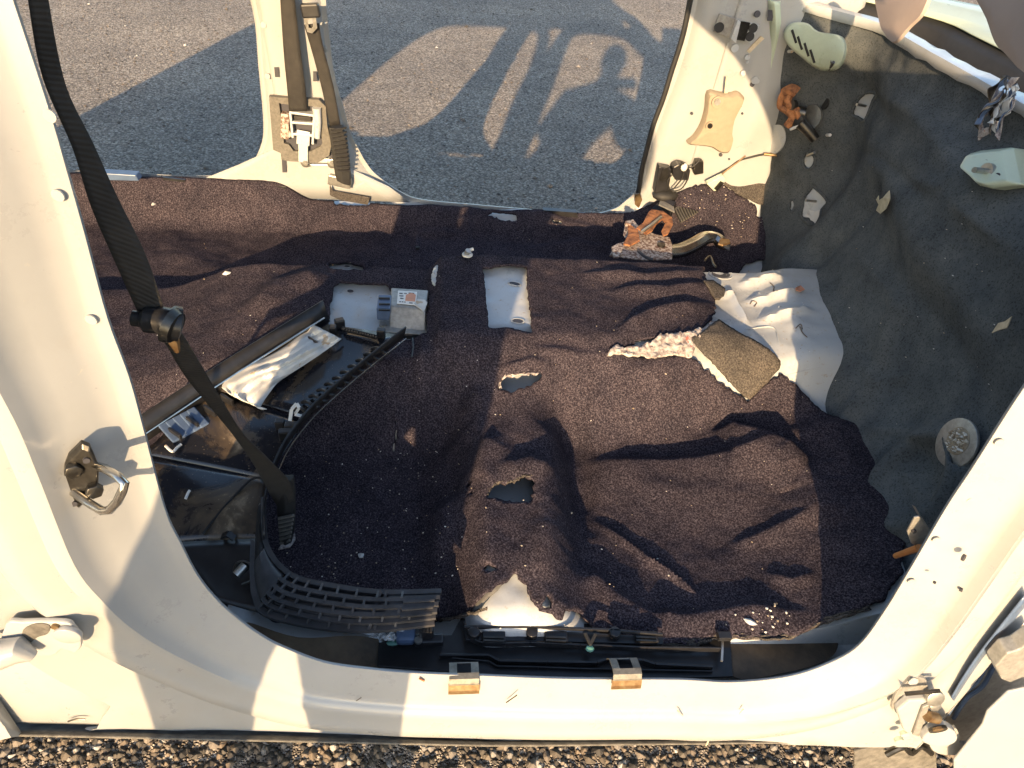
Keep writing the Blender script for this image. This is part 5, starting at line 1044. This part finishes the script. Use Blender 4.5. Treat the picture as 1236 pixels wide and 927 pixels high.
# ------------------------------------------------------------------ the photographer, whose shadow falls through the car
def skinned(name, m, parent, verts, edges, radii, sub=2):
    me = bpy.data.meshes.new(name); me.from_pydata([tuple(map(float, v)) for v in verts], edges, []); me.materials.append(m)
    o = bpy.data.objects.new(name, me); COL.objects.link(o)
    if parent is not None: o.parent = parent; o.matrix_parent_inverse = Matrix.Translation(-parent.location)
    sk_ = o.modifiers.new('skin', 'SKIN'); sk_.use_smooth_shade = True
    lay = me.skin_vertices[0] if len(me.skin_vertices) else None
    for i, r_ in enumerate(radii): lay.data[i].radius = r_ if hasattr(r_, '__len__') else (r_, r_)
    lay.data[0].use_root = True
    ss = o.modifiers.new('sub', 'SUBSURF'); ss.levels = ss.render_levels = sub; return o
pp = thing('person', 'person in dark jacket and jeans standing outside the door holding up a phone', 'person', (-.42, -.74, 0))
Vb = [(-.38,-.76,.94), (-.35,-.76,1.08), (-.28,-.75,1.24), (-.21,-.74,1.38), (-.185,-.735,1.46), (-.15,-.73,1.51), (-.145,-.725,1.585), (-.14,-.72,1.66),
      (-.37,-.73,1.36), (-.43,-.66,1.16), (-.22,-.54,1.28), (-.10,-.50,1.36), (-.04,-.72,1.36), (.03,-.67,1.14), (.075,-.56,1.26), (.055,-.505,1.34),
      (-.47,-.76,.86), (-.52,-.74,.50), (-.53,-.76,.10), (-.55,-.66,.04), (-.30,-.75,.86), (-.285,-.73,.50), (-.29,-.75,.10), (-.28,-.65,.04)]
Eb = [(0,1),(1,2),(2,3),(3,4),(4,5),(5,6),(6,7),(3,8),(8,9),(9,10),(10,11),(3,12),(12,13),(13,14),(14,15),(0,16),(16,17),(17,18),(18,19),(0,20),(20,21),(21,22),(22,23)]
Rb = [(.17,.12),(.16,.12),(.17,.12),(.14,.10),.06,.055,.085,.07,.075,.055,.042,.030,.075,.055,.042,.030,(.095,.09),.065,.048,.04,(.095,.09),.062,.046,.04]
skinned('body', M['jacket'], pp, Vb, Eb, Rb)
MB().ball((-.14, -.72, 1.625), (.078, .098, .115), 20).build('head', M['skin'], pp)
hd = MB().ball((-.14, -.735, 1.655), (.086, .100, .105), 16).build('hair', M['hair'], pp)
MB().ball((-.125, -.625, 1.60), (.012, .018, .018), 8).build('nose', M['skin'], pp)
for s_ in (-1, 1): MB().ball((-.14+s_*.08, -.72, 1.61), (.012, .02, .032), 8).build('ear', M['skin'], pp)
ph = thing('phone', 'dark phone held up in both hands by the person outside', 'phone', (0, -.475, 1.40))
Rc = np.stack([_r, _u, -_f], 1); MB().box(EYE-_f*.016, (.16, .075, .008), Rc).build('case', M['black'], ph, smooth=False, bev=.003)
for s_ in (-1, 1):
    Pm = EYE-_f*.030+_r*s_*.085; hv = [Pm-_u*.03-_f*.02, Pm]; he = [(0, 1)]; hr = [.022, .024]
    for k in range(4):
        b0 = Pm+_u*(.025-.018*k)+_r*s_*.004; i0 = len(hv); hv += [b0, b0-_r*s_*.022+_f*.006, b0-_r*s_*(.040-.003*k)+_f*.004]; he += [(1, i0), (i0, i0+1), (i0+1, i0+2)]; hr += [.010, .0085, .007]
    i0 = len(hv); t0 = Pm-_u*.02-_r*s_*.01; hv += [t0, t0+_u*.012-_r*s_*.03-_f*.008, t0+_u*.02-_r*s_*.048-_f*.002]; he += [(0, i0), (i0, i0+1), (i0+1, i0+2)]; hr += [.012, .010, .008]
    skinned('hand', M['skin'], pp, hv, he, hr, 1)
